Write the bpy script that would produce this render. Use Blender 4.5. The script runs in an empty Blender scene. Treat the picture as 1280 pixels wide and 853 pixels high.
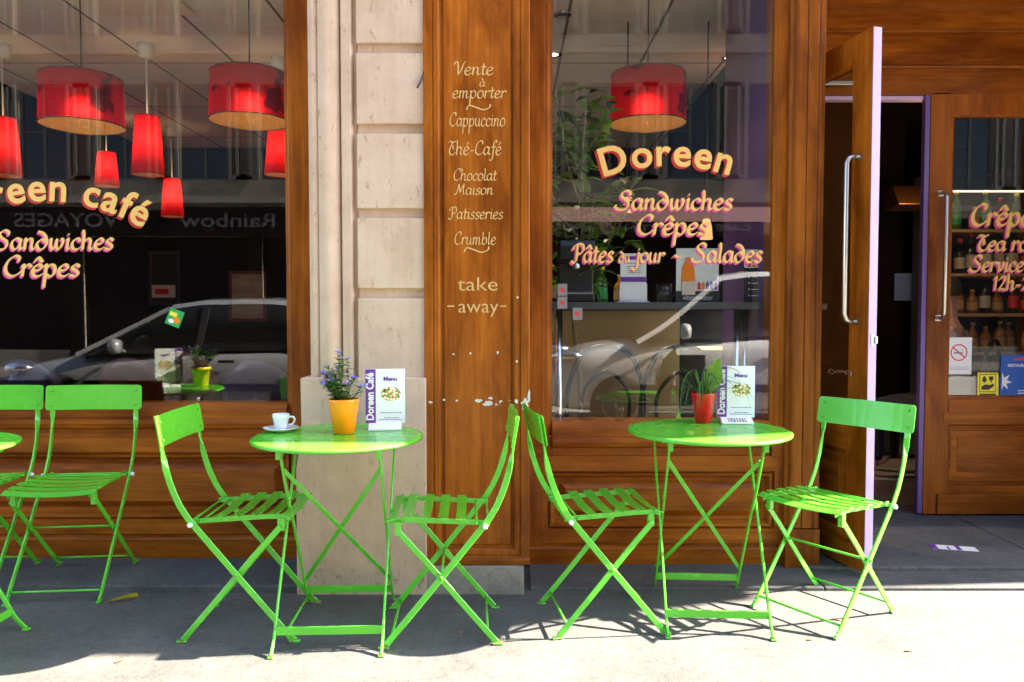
import bpy, bmesh, math, random
from mathutils import Vector, Matrix
R = math.radians
random.seed(7)
scene = bpy.context.scene
COL = scene.collection

# ------------------------------------------------------------------ camera, sky, sun, exposure
CAM_Z, PITCH, FPX = 1.16, R(2.2), 950.0
cam_data = bpy.data.cameras.new('camera')
cam_data.sensor_width = 36.0
cam_data.lens = FPX / 1280.0 * 36.0
cam_data.clip_start, cam_data.clip_end = 0.05, 500.0
cam = bpy.data.objects.new('camera', cam_data)
cam.location = (0, 0, CAM_Z)
cam.rotation_euler = (R(90) - PITCH, 0, 0)
COL.objects.link(cam)
scene.camera = cam

SUN_EL, SUN_BEHIND = R(33.5), R(4.0)          # the sun stands along the street, a little behind the facade
world = bpy.data.worlds.new('World'); scene.world = world
world.use_nodes = True
wn, wl = world.node_tree.nodes, world.node_tree.links
for n in list(wn): wn.remove(n)
sky = wn.new('ShaderNodeTexSky'); sky.sky_type = 'NISHITA'; sky.sun_disc = False
sky.sun_elevation = SUN_EL; sky.sun_rotation = R(90) - SUN_BEHIND
bg = wn.new('ShaderNodeBackground'); bg.inputs['Strength'].default_value = 0.088
wo = wn.new('ShaderNodeOutputWorld')
wl.new(sky.outputs[0], bg.inputs['Color']); wl.new(bg.outputs[0], wo.inputs['Surface'])

sun_data = bpy.data.lights.new('sun', 'SUN'); sun_data.energy = 5.0; sun_data.angle = R(0.5)
sun_data.color = (1.0, 0.91, 0.76)
sun = bpy.data.objects.new('sun', sun_data); COL.objects.link(sun)
SUN_DIR = Vector((math.cos(SUN_EL) * math.cos(SUN_BEHIND), math.cos(SUN_EL) * math.sin(SUN_BEHIND), math.sin(SUN_EL)))
sun.rotation_euler = SUN_DIR.to_track_quat('Z', 'Y').to_euler()
sun.location = SUN_DIR * 40

scene.view_settings.view_transform = 'Standard'
scene.view_settings.look = 'None'
scene.view_settings.gamma = 1.0
scene.view_settings.exposure = 3.5
scene.render.engine = 'CYCLES'
scene.cycles.use_denoising = True
scene.cycles.max_bounces = 10
scene.cycles.diffuse_bounces = 5
scene.cycles.glossy_bounces = 4
scene.cycles.transparent_max_bounces = 24
scene.cycles.caustics_reflective = False
scene.cycles.caustics_refractive = False
scene.cycles.sample_clamp_indirect = 6.0

# ------------------------------------------------------------------ helpers
def at(px, py, Y):
    """x and z, in metres, of what the photograph shows at (px, py) when it stands at depth Y"""
    t = (426.5 - py) / FPX
    c, s = math.cos(PITCH), math.sin(PITCH)
    zz = Y * (t * c - s) / (c + t * s)
    depth = Y * c - zz * s
    return (px - 640.0) / FPX * depth, CAM_Z + zz
def ax(px, Y, py=390): return at(px, py, Y)[0]
def az(py, Y): return at(640, py, Y)[1]

def lin(r, g, b):
    f = lambda v: (v / 255 / 12.92) if v / 255 <= 0.04045 else ((v / 255 + 0.055) / 1.055) ** 2.4
    return (f(r), f(g), f(b), 1.0)

def tag(o, label=None, cat=None, group=None, kind=None):
    if label: o['label'] = label
    if cat: o['category'] = cat
    if group: o['group'] = group
    if kind: o['kind'] = kind
    return o

def empty(name, loc=(0, 0, 0), rz=0.0, parent=None):
    o = bpy.data.objects.new(name, None)
    o.empty_display_size = 0.1
    o.location = loc; o.rotation_euler = (0, 0, rz)
    COL.objects.link(o)
    if parent: o.parent = parent
    return o

def children(o): return [c for c in bpy.data.objects if c.parent == o]
def copy_tree(o, parent=None):
    c = o.copy(); COL.objects.link(c)
    if parent: c.parent = parent
    for ch in children(o): copy_tree(ch, c)
    return c

class MB:
    """collects shapes and links them as ONE mesh object"""
    def __init__(s): s.v, s.f, s.m, s.sm = [], [], [], []
    def add(s, verts, faces, mi=0, smooth=False, M=None):
        b = len(s.v)
        for p in verts:
            p = Vector(p)
            s.v.append(M @ p if M else p)
        for f in faces:
            s.f.append([i + b for i in f]); s.m.append(mi); s.sm.append(smooth)
    def box(s, x0, x1, y0, y1, z0, z1, mi=0, M=None):
        v = [(x, y, z) for z in (z0, z1) for y in (y0, y1) for x in (x0, x1)]
        f = [(0, 2, 3, 1), (4, 5, 7, 6), (0, 1, 5, 4), (2, 6, 7, 3), (0, 4, 6, 2), (1, 3, 7, 5)]
        s.add(v, f, mi, False, M)
    def prism(s, prof, x0, x1, mi=0, M=None):
        """profile of (y, z) points, drawn out along x"""
        n = len(prof)
        v = [(x0, y, z) for y, z in prof] + [(x1, y, z) for y, z in prof]
        f = [(i, (i + 1) % n, n + (i + 1) % n, n + i) for i in range(n)]
        f += [tuple(range(n))[::-1], tuple(range(n, 2 * n))]
        s.add(v, f, mi, False, M)
    def plate(s, outline, y0, y1, mi=0, M=None):
        """outline of (x, z) points, thick from y0 to y1"""
        n = len(outline)
        v = [(x, y0, z) for x, z in outline] + [(x, y1, z) for x, z in outline]
        f = [(i, (i + 1) % n, n + (i + 1) % n, n + i) for i in range(n)]
        f += [tuple(range(n))[::-1], tuple(range(n, 2 * n))]
        s.add(v, f, mi, False, M)
    def slab(s, outline, z0, z1, mi=0, M=None):
        n = len(outline)
        v = [(x, y, z0) for x, y in outline] + [(x, y, z1) for x, y in outline]
        f = [(i, (i + 1) % n, n + (i + 1) % n, n + i) for i in range(n)]
        f += [tuple(range(n))[::-1], tuple(range(n, 2 * n))]
        s.add(v, f, mi, False, M)
    def rings(s, x0, x1, z0, z1, prof, close=True, mi=0, M=None, mi_in=None):
        """mitred panel facing -Y: prof lists (inset, y) from the outside in"""
        v, f = [], []
        for ins, y in prof:
            a, b, c, d = x0 + ins, x1 - ins, z0 + ins, z1 - ins
            v += [(a, y, c), (b, y, c), (b, y, d), (a, y, d)]
        for k in range(len(prof) - 1):
            for i in range(4):
                j = (i + 1) % 4
                f.append((4 * k + i, 4 * k + j, 4 * k + 4 + j, 4 * k + 4 + i))
        s.add(v, f, mi, False, M)
        if close:
            s.add(v[-4:], [(0, 1, 2, 3)], mi if mi_in is None else mi_in, False, M)
    def lathe(s, prof, n=24, mi=0, M=None, smooth=True, sx=1.0):
        """profile of (r, z) points turned about z"""
        v, f = [], []
        for r, z in prof:
            for i in range(n):
                a = 2 * math.pi * i / n
                v.append((r * math.cos(a) * sx, r * math.sin(a), z))
        for k in range(len(prof) - 1):
            for i in range(n):
                j = (i + 1) % n
                f.append((k * n + i, k * n + j, (k + 1) * n + j, (k + 1) * n + i))
        if prof[0][0] > 1e-5: f.append(tuple(range(n))[::-1])
        if prof[-1][0] > 1e-5: f.append(tuple(range((len(prof) - 1) * n, len(prof) * n)))
        s.add(v, f, mi, smooth, M)
    def tube(s, pts, r, n=8, mi=0, M=None, smooth=True):
        pts = [Vector(p) for p in pts]
        rr = r if isinstance(r, (list, tuple)) else [r] * len(pts)
        v, f = [], []
        up = None
        for i, p in enumerate(pts):
            t = (pts[min(i + 1, len(pts) - 1)] - pts[max(i - 1, 0)]).normalized()
            if up is None:
                up = Vector((0, 0, 1)) if abs(t.z) < 0.9 else Vector((1, 0, 0))
            a = (up - t * up.dot(t)).normalized(); b = t.cross(a); up = a
            for k in range(n):
                w = 2 * math.pi * k / n
                v.append(p + (a * math.cos(w) + b * math.sin(w)) * rr[i])
        m = len(pts)
        for i in range(m - 1):
            for k in range(n):
                j = (k + 1) % n
                f.append((i * n + k, i * n + j, (i + 1) * n + j, (i + 1) * n + k))
        f.append(tuple(range(n))[::-1]); f.append(tuple(range((m - 1) * n, m * n)))
        s.add(v, f, mi, smooth, M)
    def strap(s, pts, w, t, axis, twist=None, mi=0, M=None):
        """flat bar: thin along `axis` (turned about its run by twist[i]), w wide"""
        pts = [Vector(p) for p in pts]; axis = Vector(axis)
        v, f = [], []
        m = len(pts)
        for i, p in enumerate(pts):
            tg = (pts[min(i + 1, m - 1)] - pts[max(i - 1, 0)]).normalized()
            n = (axis - tg * axis.dot(tg)).normalized()
            wd = tg.cross(n)
            if twist:
                a = twist[i]
                n, wd = n * math.cos(a) + wd * math.sin(a), wd * math.cos(a) - n * math.sin(a)
            v += [p + n * t / 2 + wd * w / 2, p + n * t / 2 - wd * w / 2, p - n * t / 2 - wd * w / 2, p - n * t / 2 + wd * w / 2]
        for i in range(m - 1):
            for k in range(4):
                j = (k + 1) % 4
                f.append((4 * i + k, 4 * i + j, 4 * i + 4 + j, 4 * i + 4 + k))
        f += [(3, 2, 1, 0), (4 * m - 4, 4 * m - 3, 4 * m - 2, 4 * m - 1)]
        s.add(v, f, mi, False, M)
    def build(s, name, mats, parent=None, bevel=0.0, world=False, seg=2):
        """world=True: the shape is in world metres though its parent Empty stands elsewhere"""
        me = bpy.data.meshes.new(name)
        me.from_pydata([tuple(p) for p in s.v], [], s.f)
        if not isinstance(mats, (list, tuple)): mats = [mats]
        for m in mats: me.materials.append(m)
        me.polygons.foreach_set('material_index', s.m)
        me.polygons.foreach_set('use_smooth', s.sm)
        bm = bmesh.new(); bm.from_mesh(me)
        bmesh.ops.recalc_face_normals(bm, faces=bm.faces)
        bm.to_mesh(me); bm.free()
        me.update()
        o = bpy.data.objects.new(name, me)
        COL.objects.link(o)
        if parent:
            o.parent = parent
            if world:
                p, off = parent, Vector((0, 0, 0))
                M = Matrix.Identity(4)
                chain = []
                while p: chain.append(p); p = p.parent
                for q in reversed(chain):
                    M = M @ q.matrix_parent_inverse @ Matrix.LocRotScale(q.location, q.rotation_euler, q.scale)
                o.matrix_parent_inverse = M.inverted()
        if bevel:
            b = o.modifiers.new('edge', 'BEVEL'); b.width = bevel; b.segments = seg
            b.limit_method = 'ANGLE'; b.angle_limit = R(40); b.harden_normals = False
        return o

def smooth_path(pts, n=8):
    """Catmull-Rom through the points"""
    P = [Vector(p) for p in pts]
    if len(P) < 3:
        return [P[0].lerp(P[-1], i / n) for i in range(n + 1)]
    P = [P[0] * 2 - P[1]] + P + [P[-1] * 2 - P[-2]]
    out = []
    for i in range(1, len(P) - 2):
        p0, p1, p2, p3 = P[i - 1:i + 3]
        for k in range(n):
            t = k / n
            out.append(0.5 * ((2 * p1) + (p2 - p0) * t + (2 * p0 - 5 * p1 + 4 * p2 - p3) * t * t + (3 * p1 - p0 - 3 * p2 + p3) * t ** 3))
    out.append(P[-2])
    return out

# ------------------------------------------------------------------ materials
class NT:
    def __init__(s, name):
        s.m = bpy.data.materials.new(name); s.m.use_nodes = True
        s.n, s.l = s.m.node_tree.nodes, s.m.node_tree.links
        for x in list(s.n): s.n.remove(x)
        s.out = s.n.new('ShaderNodeOutputMaterial')
    def node(s, t, **kw):
        x = s.n.new(t)
        for k, v in kw.items(): setattr(x, k, v)
        return x
    def link(s, a, b): s.l.new(a, b)
    def coords(s, scale=(1, 1, 1), loc=(0, 0, 0), rot=(0, 0, 0)):
        tc = s.node('ShaderNodeTexCoord'); mp = s.node('ShaderNodeMapping')
        mp.inputs['Scale'].default_value = scale; mp.inputs['Location'].default_value = loc; mp.inputs['Rotation'].default_value = rot
        s.link(tc.outputs['Object'], mp.inputs['Vector'])
        return mp.outputs[0]
    def noise(s, vec, scale, detail=6, rough=0.6, dist=0.0):
        x = s.node('ShaderNodeTexNoise')
        x.inputs['Scale'].default_value = scale; x.inputs['Detail'].default_value = detail
        x.inputs['Roughness'].default_value = rough; x.inputs['Distortion'].default_value = dist
        if vec is not None: s.link(vec, x.inputs['Vector'])
        return x.outputs['Fac']
    def ramp(s, fac, stops, interp='LINEAR'):
        x = s.node('ShaderNodeValToRGB'); x.color_ramp.interpolation = interp
        e = x.color_ramp.elements
        while len(e) < len(stops): e.new(0.5)
        for el, (p, c) in zip(e, stops):
            el.position = p; el.color = c if len(c) == 4 else (*c, 1)
        s.link(fac, x.inputs['Fac'])
        return x.outputs['Color']
    def mix(s, fac, a, b, mode='MIX'):
        x = s.node('ShaderNodeMix', data_type='RGBA', blend_type=mode)
        for sock, val in ((x.inputs[0], fac), (x.inputs[6], a), (x.inputs[7], b)):
            if hasattr(val, 'is_linked') or isinstance(val, bpy.types.NodeSocket): s.link(val, sock)
            else: sock.default_value = val
        return x.outputs[2]
    def math(s, op, a, b=0.0, clamp=False):
        x = s.node('ShaderNodeMath', operation=op); x.use_clamp = clamp
        for sock, val in ((x.inputs[0], a), (x.inputs[1], b)):
            if isinstance(val, bpy.types.NodeSocket): s.link(val, sock)
            else: sock.default_value = val
        return x.outputs[0]
    def bsdf(s, color, rough=0.5, metal=0.0, bump=None, bump_d=0.01, bump_s=1.0, coat=0.0, spec=0.5, **kw):
        b = s.node('ShaderNodeBsdfPrincipled')
        for nm, val in (('Base Color', color), ('Roughness', rough), ('Metallic', metal), ('Coat Weight', coat), ('Specular IOR Level', spec)) + tuple(kw.items()):
            if isinstance(val, bpy.types.NodeSocket): s.link(val, b.inputs[nm])
            else: b.inputs[nm].default_value = val
        if bump is not None:
            bp = s.node('ShaderNodeBump'); bp.inputs['Distance'].default_value = bump_d; bp.inputs['Strength'].default_value = bump_s
            s.link(bump, bp.inputs['Height']); s.link(bp.outputs[0], b.inputs['Normal'])
        s.link(b.outputs[0], s.out.inputs['Surface'])
        return b

def plain(name, col, rough=0.5, metal=0.0, var=0.12, scale=30, coat=0.0, spec=0.5, bump=0.0):
    t = NT(name)
    f = t.noise(t.coords(), scale, 4)
    c = t.ramp(f, [(0.3, tuple(v * (1 - var) for v in col[:3])), (0.7, tuple(min(1, v * (1 + var)) for v in col[:3]))])
    t.bsdf(c, rough, metal, bump=f if bump else None, bump_d=bump, coat=coat, spec=spec)
    return t.m

def glowing(name, col, strength):
    t = NT(name)
    e = t.node('ShaderNodeEmission'); e.inputs['Color'].default_value = (*col[:3], 1); e.inputs['Strength'].default_value = strength
    t.link(e.outputs[0], t.out.inputs['Surface'])
    return t.m

def wood(name, grain, chips=False, tone=1.0):
    t = NT(name)
    sc = {'v': (22, 22, 0.9), 'h': (1.1, 30, 30), 'd': (22, 0.9, 22)}[grain]
    sc2 = {'v': (5, 5, 1.6), 'h': (1.6, 5, 5), 'd': (5, 1.6, 5)}[grain]
    sc3 = {'v': (140, 140, 4), 'h': (4, 140, 140), 'd': (140, 4, 140)}[grain]
    ge = t.node('ShaderNodeNewGeometry')                      # every board is cut from another plank
    isl = ge.outputs['Random Per Island']
    def board(v):
        a = t.node('ShaderNodeVectorMath', operation='ADD'); c = t.node('ShaderNodeCombineXYZ')
        k = t.math('MULTIPLY', isl, 37.0)
        for i in range(3): t.link(k, c.inputs[i])
        t.link(v, a.inputs[0]); t.link(c.outputs[0], a.inputs[1]); return a.outputs[0]
    g = t.noise(board(t.coords(sc)), 1.6, 8, 0.62, 0.6)
    mott = t.noise(board(t.coords(sc2, loc=(3.1, 1.7, 0.4))), 1.0, 6, 0.66, 0.4)
    fine = t.noise(t.coords(sc3), 1.0, 3)
    k = tone
    c1 = t.ramp(g, [(0.26, (0.225 * k, 0.056 * k, 0.0048 * k)), (0.48, (0.32 * k, 0.087 * k, 0.0070 * k)), (0.72, (0.41 * k, 0.122 * k, 0.0105 * k))])
    c2 = t.mix(t.ramp(mott, [(0.36, (0, 0, 0)), (0.58, (1, 1, 1))]), t.mix(1.0, c1, (0.50, 0.42, 0.36, 1), 'MULTIPLY'), c1)
    tone_ = t.math('ADD', t.math('MULTIPLY', isl, .34), .84)
    cc = t.node('ShaderNodeCombineColor')
    for i in range(3): t.link(tone_, cc.inputs[i])
    c2 = t.mix(1.0, c2, cc.outputs[0], 'MULTIPLY')
    c3 = t.mix(0.24, c2, t.ramp(fine, [(0.35, (0.45, 0.42, 0.4)), (0.6, (1.05, 1.05, 1.05))]), 'MULTIPLY')
    rough = t.math('ADD', t.math('MULTIPLY', fine, 0.25), 0.22)
    if chips:
        # bare patches where the varnish has come off: a band at hand height, thickest at its outer end, and small specks
        tc = t.node('ShaderNodeTexCoord'); sp = t.node('ShaderNodeSeparateXYZ'); t.link(tc.outputs['Object'], sp.inputs[0])
        x, z = sp.outputs['X'], sp.outputs['Z']
        zc = 0.782
        band = t.math('SUBTRACT', 1.0, t.math('MULTIPLY', t.math('ABSOLUTE', t.math('SUBTRACT', z, zc)), 22.0), True)
        side = t.math('MULTIPLY', t.math('ADD', x, 0.34), 2.3, True)
        n1 = t.noise(t.coords((1, 1, 1.6)), 34, 5, 0.7)
        thr = t.math('SUBTRACT', 0.80, t.math('MULTIPLY', t.math('MULTIPLY', band, side), 0.30))
        m1 = t.math('GREATER_THAN', n1, thr)
        n2 = t.noise(t.coords((1, 1, 1.4), loc=(5, 2, 8)), 46, 4, 0.6)
        wide = t.math('SUBTRACT', 1.0, t.math('MULTIPLY', t.math('ABSOLUTE', t.math('SUBTRACT', z, 0.95)), 2.6), True)
        m2 = t.math('GREATER_THAN', n2, t.math('SUBTRACT', 0.86, t.math('MULTIPLY', wide, 0.105)))
        msk = t.math('MAXIMUM', m1, m2)
        c3 = t.mix(msk, c3, (0.62, 0.55, 0.43, 1))
        rough = t.math('MAXIMUM', rough, t.math('MULTIPLY', msk, 0.85))
    t.bsdf(c3, rough, bump=fine, bump_d=0.0012, bump_s=0.5, coat=0.04, spec=0.14, **{'Coat Roughness': 0.22})
    return t.m

def glass_mat(name, tint=(0.95, 0.965, 0.96), r0=0.055):
    """thin sheet: Schlick reflection over clear transmission, on both faces of the pane"""
    t = NT(name)
    ge = t.node('ShaderNodeNewGeometry')
    d = t.node('ShaderNodeVectorMath', operation='DOT_PRODUCT')
    t.link(ge.outputs['Normal'], d.inputs[0]); t.link(ge.outputs['Incoming'], d.inputs[1])
    c = t.math('ABSOLUTE', d.outputs['Value'])
    f = t.math('ADD', r0, t.math('MULTIPLY', 1 - r0, t.math('POWER', t.math('SUBTRACT', 1.0, c, True), 5.0)), True)
    tr = t.node('ShaderNodeBsdfTransparent'); tr.inputs['Color'].default_value = (*tint, 1)
    gl = t.node('ShaderNodeBsdfGlossy'); gl.inputs['Roughness'].default_value = 0.0
    mx = t.node('ShaderNodeMixShader')
    t.link(f, mx.inputs[0]); t.link(tr.outputs[0], mx.inputs[1]); t.link(gl.outputs[0], mx.inputs[2])
    t.link(mx.outputs[0], t.out.inputs['Surface'])
    return t.m

M = {}
M['wood_v'] = wood('varnished_wood_upright', 'v')
M['wood_h'] = wood('varnished_wood_level', 'h')
M['wood_d'] = wood('varnished_wood_leaf', 'v', tone=0.9)
M['wood_chip'] = wood('varnished_wood_worn', 'v', chips=True, tone=1.08)
M['pane'] = glass_mat('window_glass')
M['clear'] = glass_mat('clear_glass', (0.9, 0.93, 0.92))
M['lavender'] = plain('lavender_paint', lin(200, 172, 214), 0.45, var=0.05, scale=12)
M['purple'] = plain('purple_paint', lin(104, 78, 140), 0.4, var=0.06, scale=6)
M['steel'] = plain('brushed_steel', (0.55, 0.53, 0.5), 0.28, 1.0, var=0.06)
M['chrome'] = plain('chrome', (0.88, 0.88, 0.87), 0.2, 1.0, var=0.02)
M['white_plastic'] = plain('white_plastic', (0.78, 0.78, 0.77), 0.35, var=0.03)
M['card'] = plain('white_card', (0.80, 0.80, 0.80), 0.45, var=0.02)
M['card_purple'] = plain('purple_print', lin(108, 46, 152), 0.45, var=0.05)
M['print_grey'] = plain('grey_print', lin(125, 120, 135), 0.5, var=0.05)
M['cream'] = plain('cream_letter_paint', lin(230, 182, 98), 0.5, var=0.05, scale=60)
M['gold'] = plain('gold_letter_paint', lin(206, 162, 96), 0.5, var=0.12, scale=80)
M['red_shade'] = plain('red_letter_paint', lin(176, 32, 18), 0.5, var=0.05)
M['pink_shade'] = plain('pink_letter_paint', lin(206, 62, 132), 0.5, var=0.05)
M['black'] = plain('black_lacquer', (0.012, 0.012, 0.013), 0.3, var=0.1)
M['dark_grey'] = plain('dark_grey', (0.05, 0.05, 0.055), 0.4, var=0.1)
M['black_print'] = plain('black_print', (0.02, 0.02, 0.02), 0.5, var=0.02)
M['soil'] = plain('potting_soil', (0.03, 0.02, 0.012), 0.95, var=0.4, scale=120)
M['porcelain'] = plain('porcelain', (0.83, 0.83, 0.82), 0.12, var=0.01, coat=0.4)
M['coffee'] = plain('coffee', (0.03, 0.012, 0.004), 0.15, var=0.02)
M['orange_pot'] = plain('orange_plastic', lin(250, 134, 8), 0.35, var=0.05)
M['red_pot'] = plain('red_plastic', lin(204, 16, 22), 0.22, var=0.05)
M['yellow_pot'] = plain('yellow_plastic', lin(238, 222, 24), 0.35, var=0.05)
M['blue_print'] = plain('blue_print', lin(20, 84, 170), 0.4, var=0.12, scale=20)
M['yellow_print'] = plain('yellow_print', lin(244, 226, 52), 0.45, var=0.05)
M['red_print'] = plain('red_print', lin(216, 40, 44), 0.45, var=0.04)
M['green_print'] = plain('green_print', lin(40, 160, 80), 0.45, var=0.04)

def green_paint():
    t = NT('green_enamel')
    v = t.coords()
    n = t.noise(v, 9, 4); f = t.noise(v, 260, 2)
    c = t.ramp(n, [(0.3, (0.082, 0.46, 0.023)), (0.7, (0.106, 0.52, 0.031))])
    worn = t.math('GREATER_THAN', t.noise(t.coords(loc=(4, 4, 4)), 70, 5, 0.7), 0.80)
    c = t.mix(worn, c, (0.10, 0.20, 0.05, 1))
    # scuffed feet: the enamel is worn through near the ground
    tc = t.node('ShaderNodeTexCoord'); sp = t.node('ShaderNodeSeparateXYZ'); t.link(tc.outputs['Object'], sp.inputs[0])
    low = t.math('SUBTRACT', 1.0, t.math('MULTIPLY', sp.outputs['Z'], 16.0), True)
    scuff = t.math('GREATER_THAN', t.noise(t.coords(loc=(8, 1, 2)), 55, 5, 0.7), t.math('SUBTRACT', 0.86, t.math('MULTIPLY', low, 0.36)))
    c = t.mix(scuff, c, (0.20, 0.15, 0.09, 1))
    t.bsdf(c, t.math('ADD', t.math('MULTIPLY', n, 0.12), 0.2), bump=f, bump_d=0.0003, bump_s=0.08, coat=0.2, spec=0.5)
    return t.m
M['green'] = green_paint()

def stone():
    t = NT('limestone')
    v = t.coords()
    n = t.noise(v, 5, 7, 0.65); p = t.noise(t.coords((1, 1, 0.45)), 38, 6, 0.7); s = t.noise(v, 320, 3)
    c = t.ramp(n, [(0.28, (0.49, 0.34, 0.235)), (0.5, (0.595, 0.42, 0.30)), (0.75, (0.67, 0.495, 0.37))])
    spots = t.ramp(p, [(0.30, (0.62, 0.52, 0.42)), (0.42, (1, 1, 1))])
    c = t.mix(0.8, c, spots, 'MULTIPLY')
    streak = t.ramp(t.noise(t.coords((30, 30, 1.2), loc=(2, 0, 0)), 1.0, 5, 0.6), [(0.36, (0.74, 0.66, 0.57)), (0.52, (1, 1, 1))])
    c = t.mix(0.22, c, streak, 'MULTIPLY')
    # splash stains near the pavement
    tc = t.node('ShaderNodeTexCoord'); sp = t.node('ShaderNodeSeparateXYZ'); t.link(tc.outputs['Object'], sp.inputs[0])
    low = t.math('SUBTRACT', 1.0, t.math('MULTIPLY', sp.outputs['Z'], 3.0), True)
    st = t.math('MULTIPLY', t.math('GREATER_THAN', t.noise(t.coords((1, 1, 0.7), loc=(1, 6, 0)), 22, 6, 0.75), t.math('SUBTRACT', 0.80, t.math('MULTIPLY', low, 0.27))), 0.5)
    c = t.mix(st, c, (0.17, 0.12, 0.085, 1))
    h = t.math('ADD', t.math('MULTIPLY', p, 0.7), t.math('MULTIPLY', s, 0.3))
    t.bsdf(c, 0.85, bump=h, bump_d=0.004, bump_s=0.6, spec=0.25)
    return t.m
M['stone'] = stone()

def granite(name, a, b, scale=180, bumpd=0.003):
    t = NT(name)
    v = t.coords()
    n = t.noise(v, scale, 3, 0.7); l = t.noise(v, 3.2, 6, 0.65); m = t.noise(v, 34, 5, 0.7)
    c = t.ramp(n, [(0.3, a), (0.7, b)])
    c = t.mix(0.85, c, t.ramp(l, [(0.3, (0.6, 0.6, 0.61)), (0.7, (1.15, 1.13, 1.1))]), 'MULTIPLY')
    c = t.mix(0.55, c, t.ramp(m, [(0.32, (0.55, 0.55, 0.55)), (0.5, (1, 1, 1)), (0.72, (1.25, 1.22, 1.18))]), 'MULTIPLY')
    pores = t.math('LESS_THAN', t.noise(t.coords(loc=(3, 3, 3)), 210, 2, .5), .30)
    c = t.mix(t.math('MULTIPLY', pores, .45), c, (.05, .045, .04, 1))
    stain = t.ramp(t.noise(t.coords(loc=(7, 3, 1)), 11, 6, 0.7), [(0.64, (1, 1, 1)), (0.70, (0.45, 0.42, 0.4))])
    c = t.mix(0.6, c, stain, 'MULTIPLY')
    speck = t.math('GREATER_THAN', t.noise(t.coords(loc=(2, 9, 4)), 90, 2, 0.5), 0.745)
    c = t.mix(t.math('MULTIPLY', speck, 0.6), c, (0.5, 0.47, 0.42, 1))
    h = t.math('ADD', t.math('MULTIPLY', n, 0.4), m)
    t.bsdf(c, 0.8, bump=h, bump_d=bumpd, bump_s=0.7, spec=0.3)
    return t.m
M['pavement'] = granite('pavement_asphalt', (0.070, 0.066, 0.061), (0.150, 0.142, 0.132))
M['step'] = granite('step_stone', (0.066, 0.064, 0.063), (0.135, 0.132, 0.13), 140, 0.002)
M['plinth'] = granite('plinth_granite', (0.22, 0.19, 0.155), (0.40, 0.36, 0.31), 240, 0.002)
M['road'] = granite('road_asphalt', (0.30, 0.29, 0.27), (0.46, 0.44, 0.41), 160, 0.005)
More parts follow.
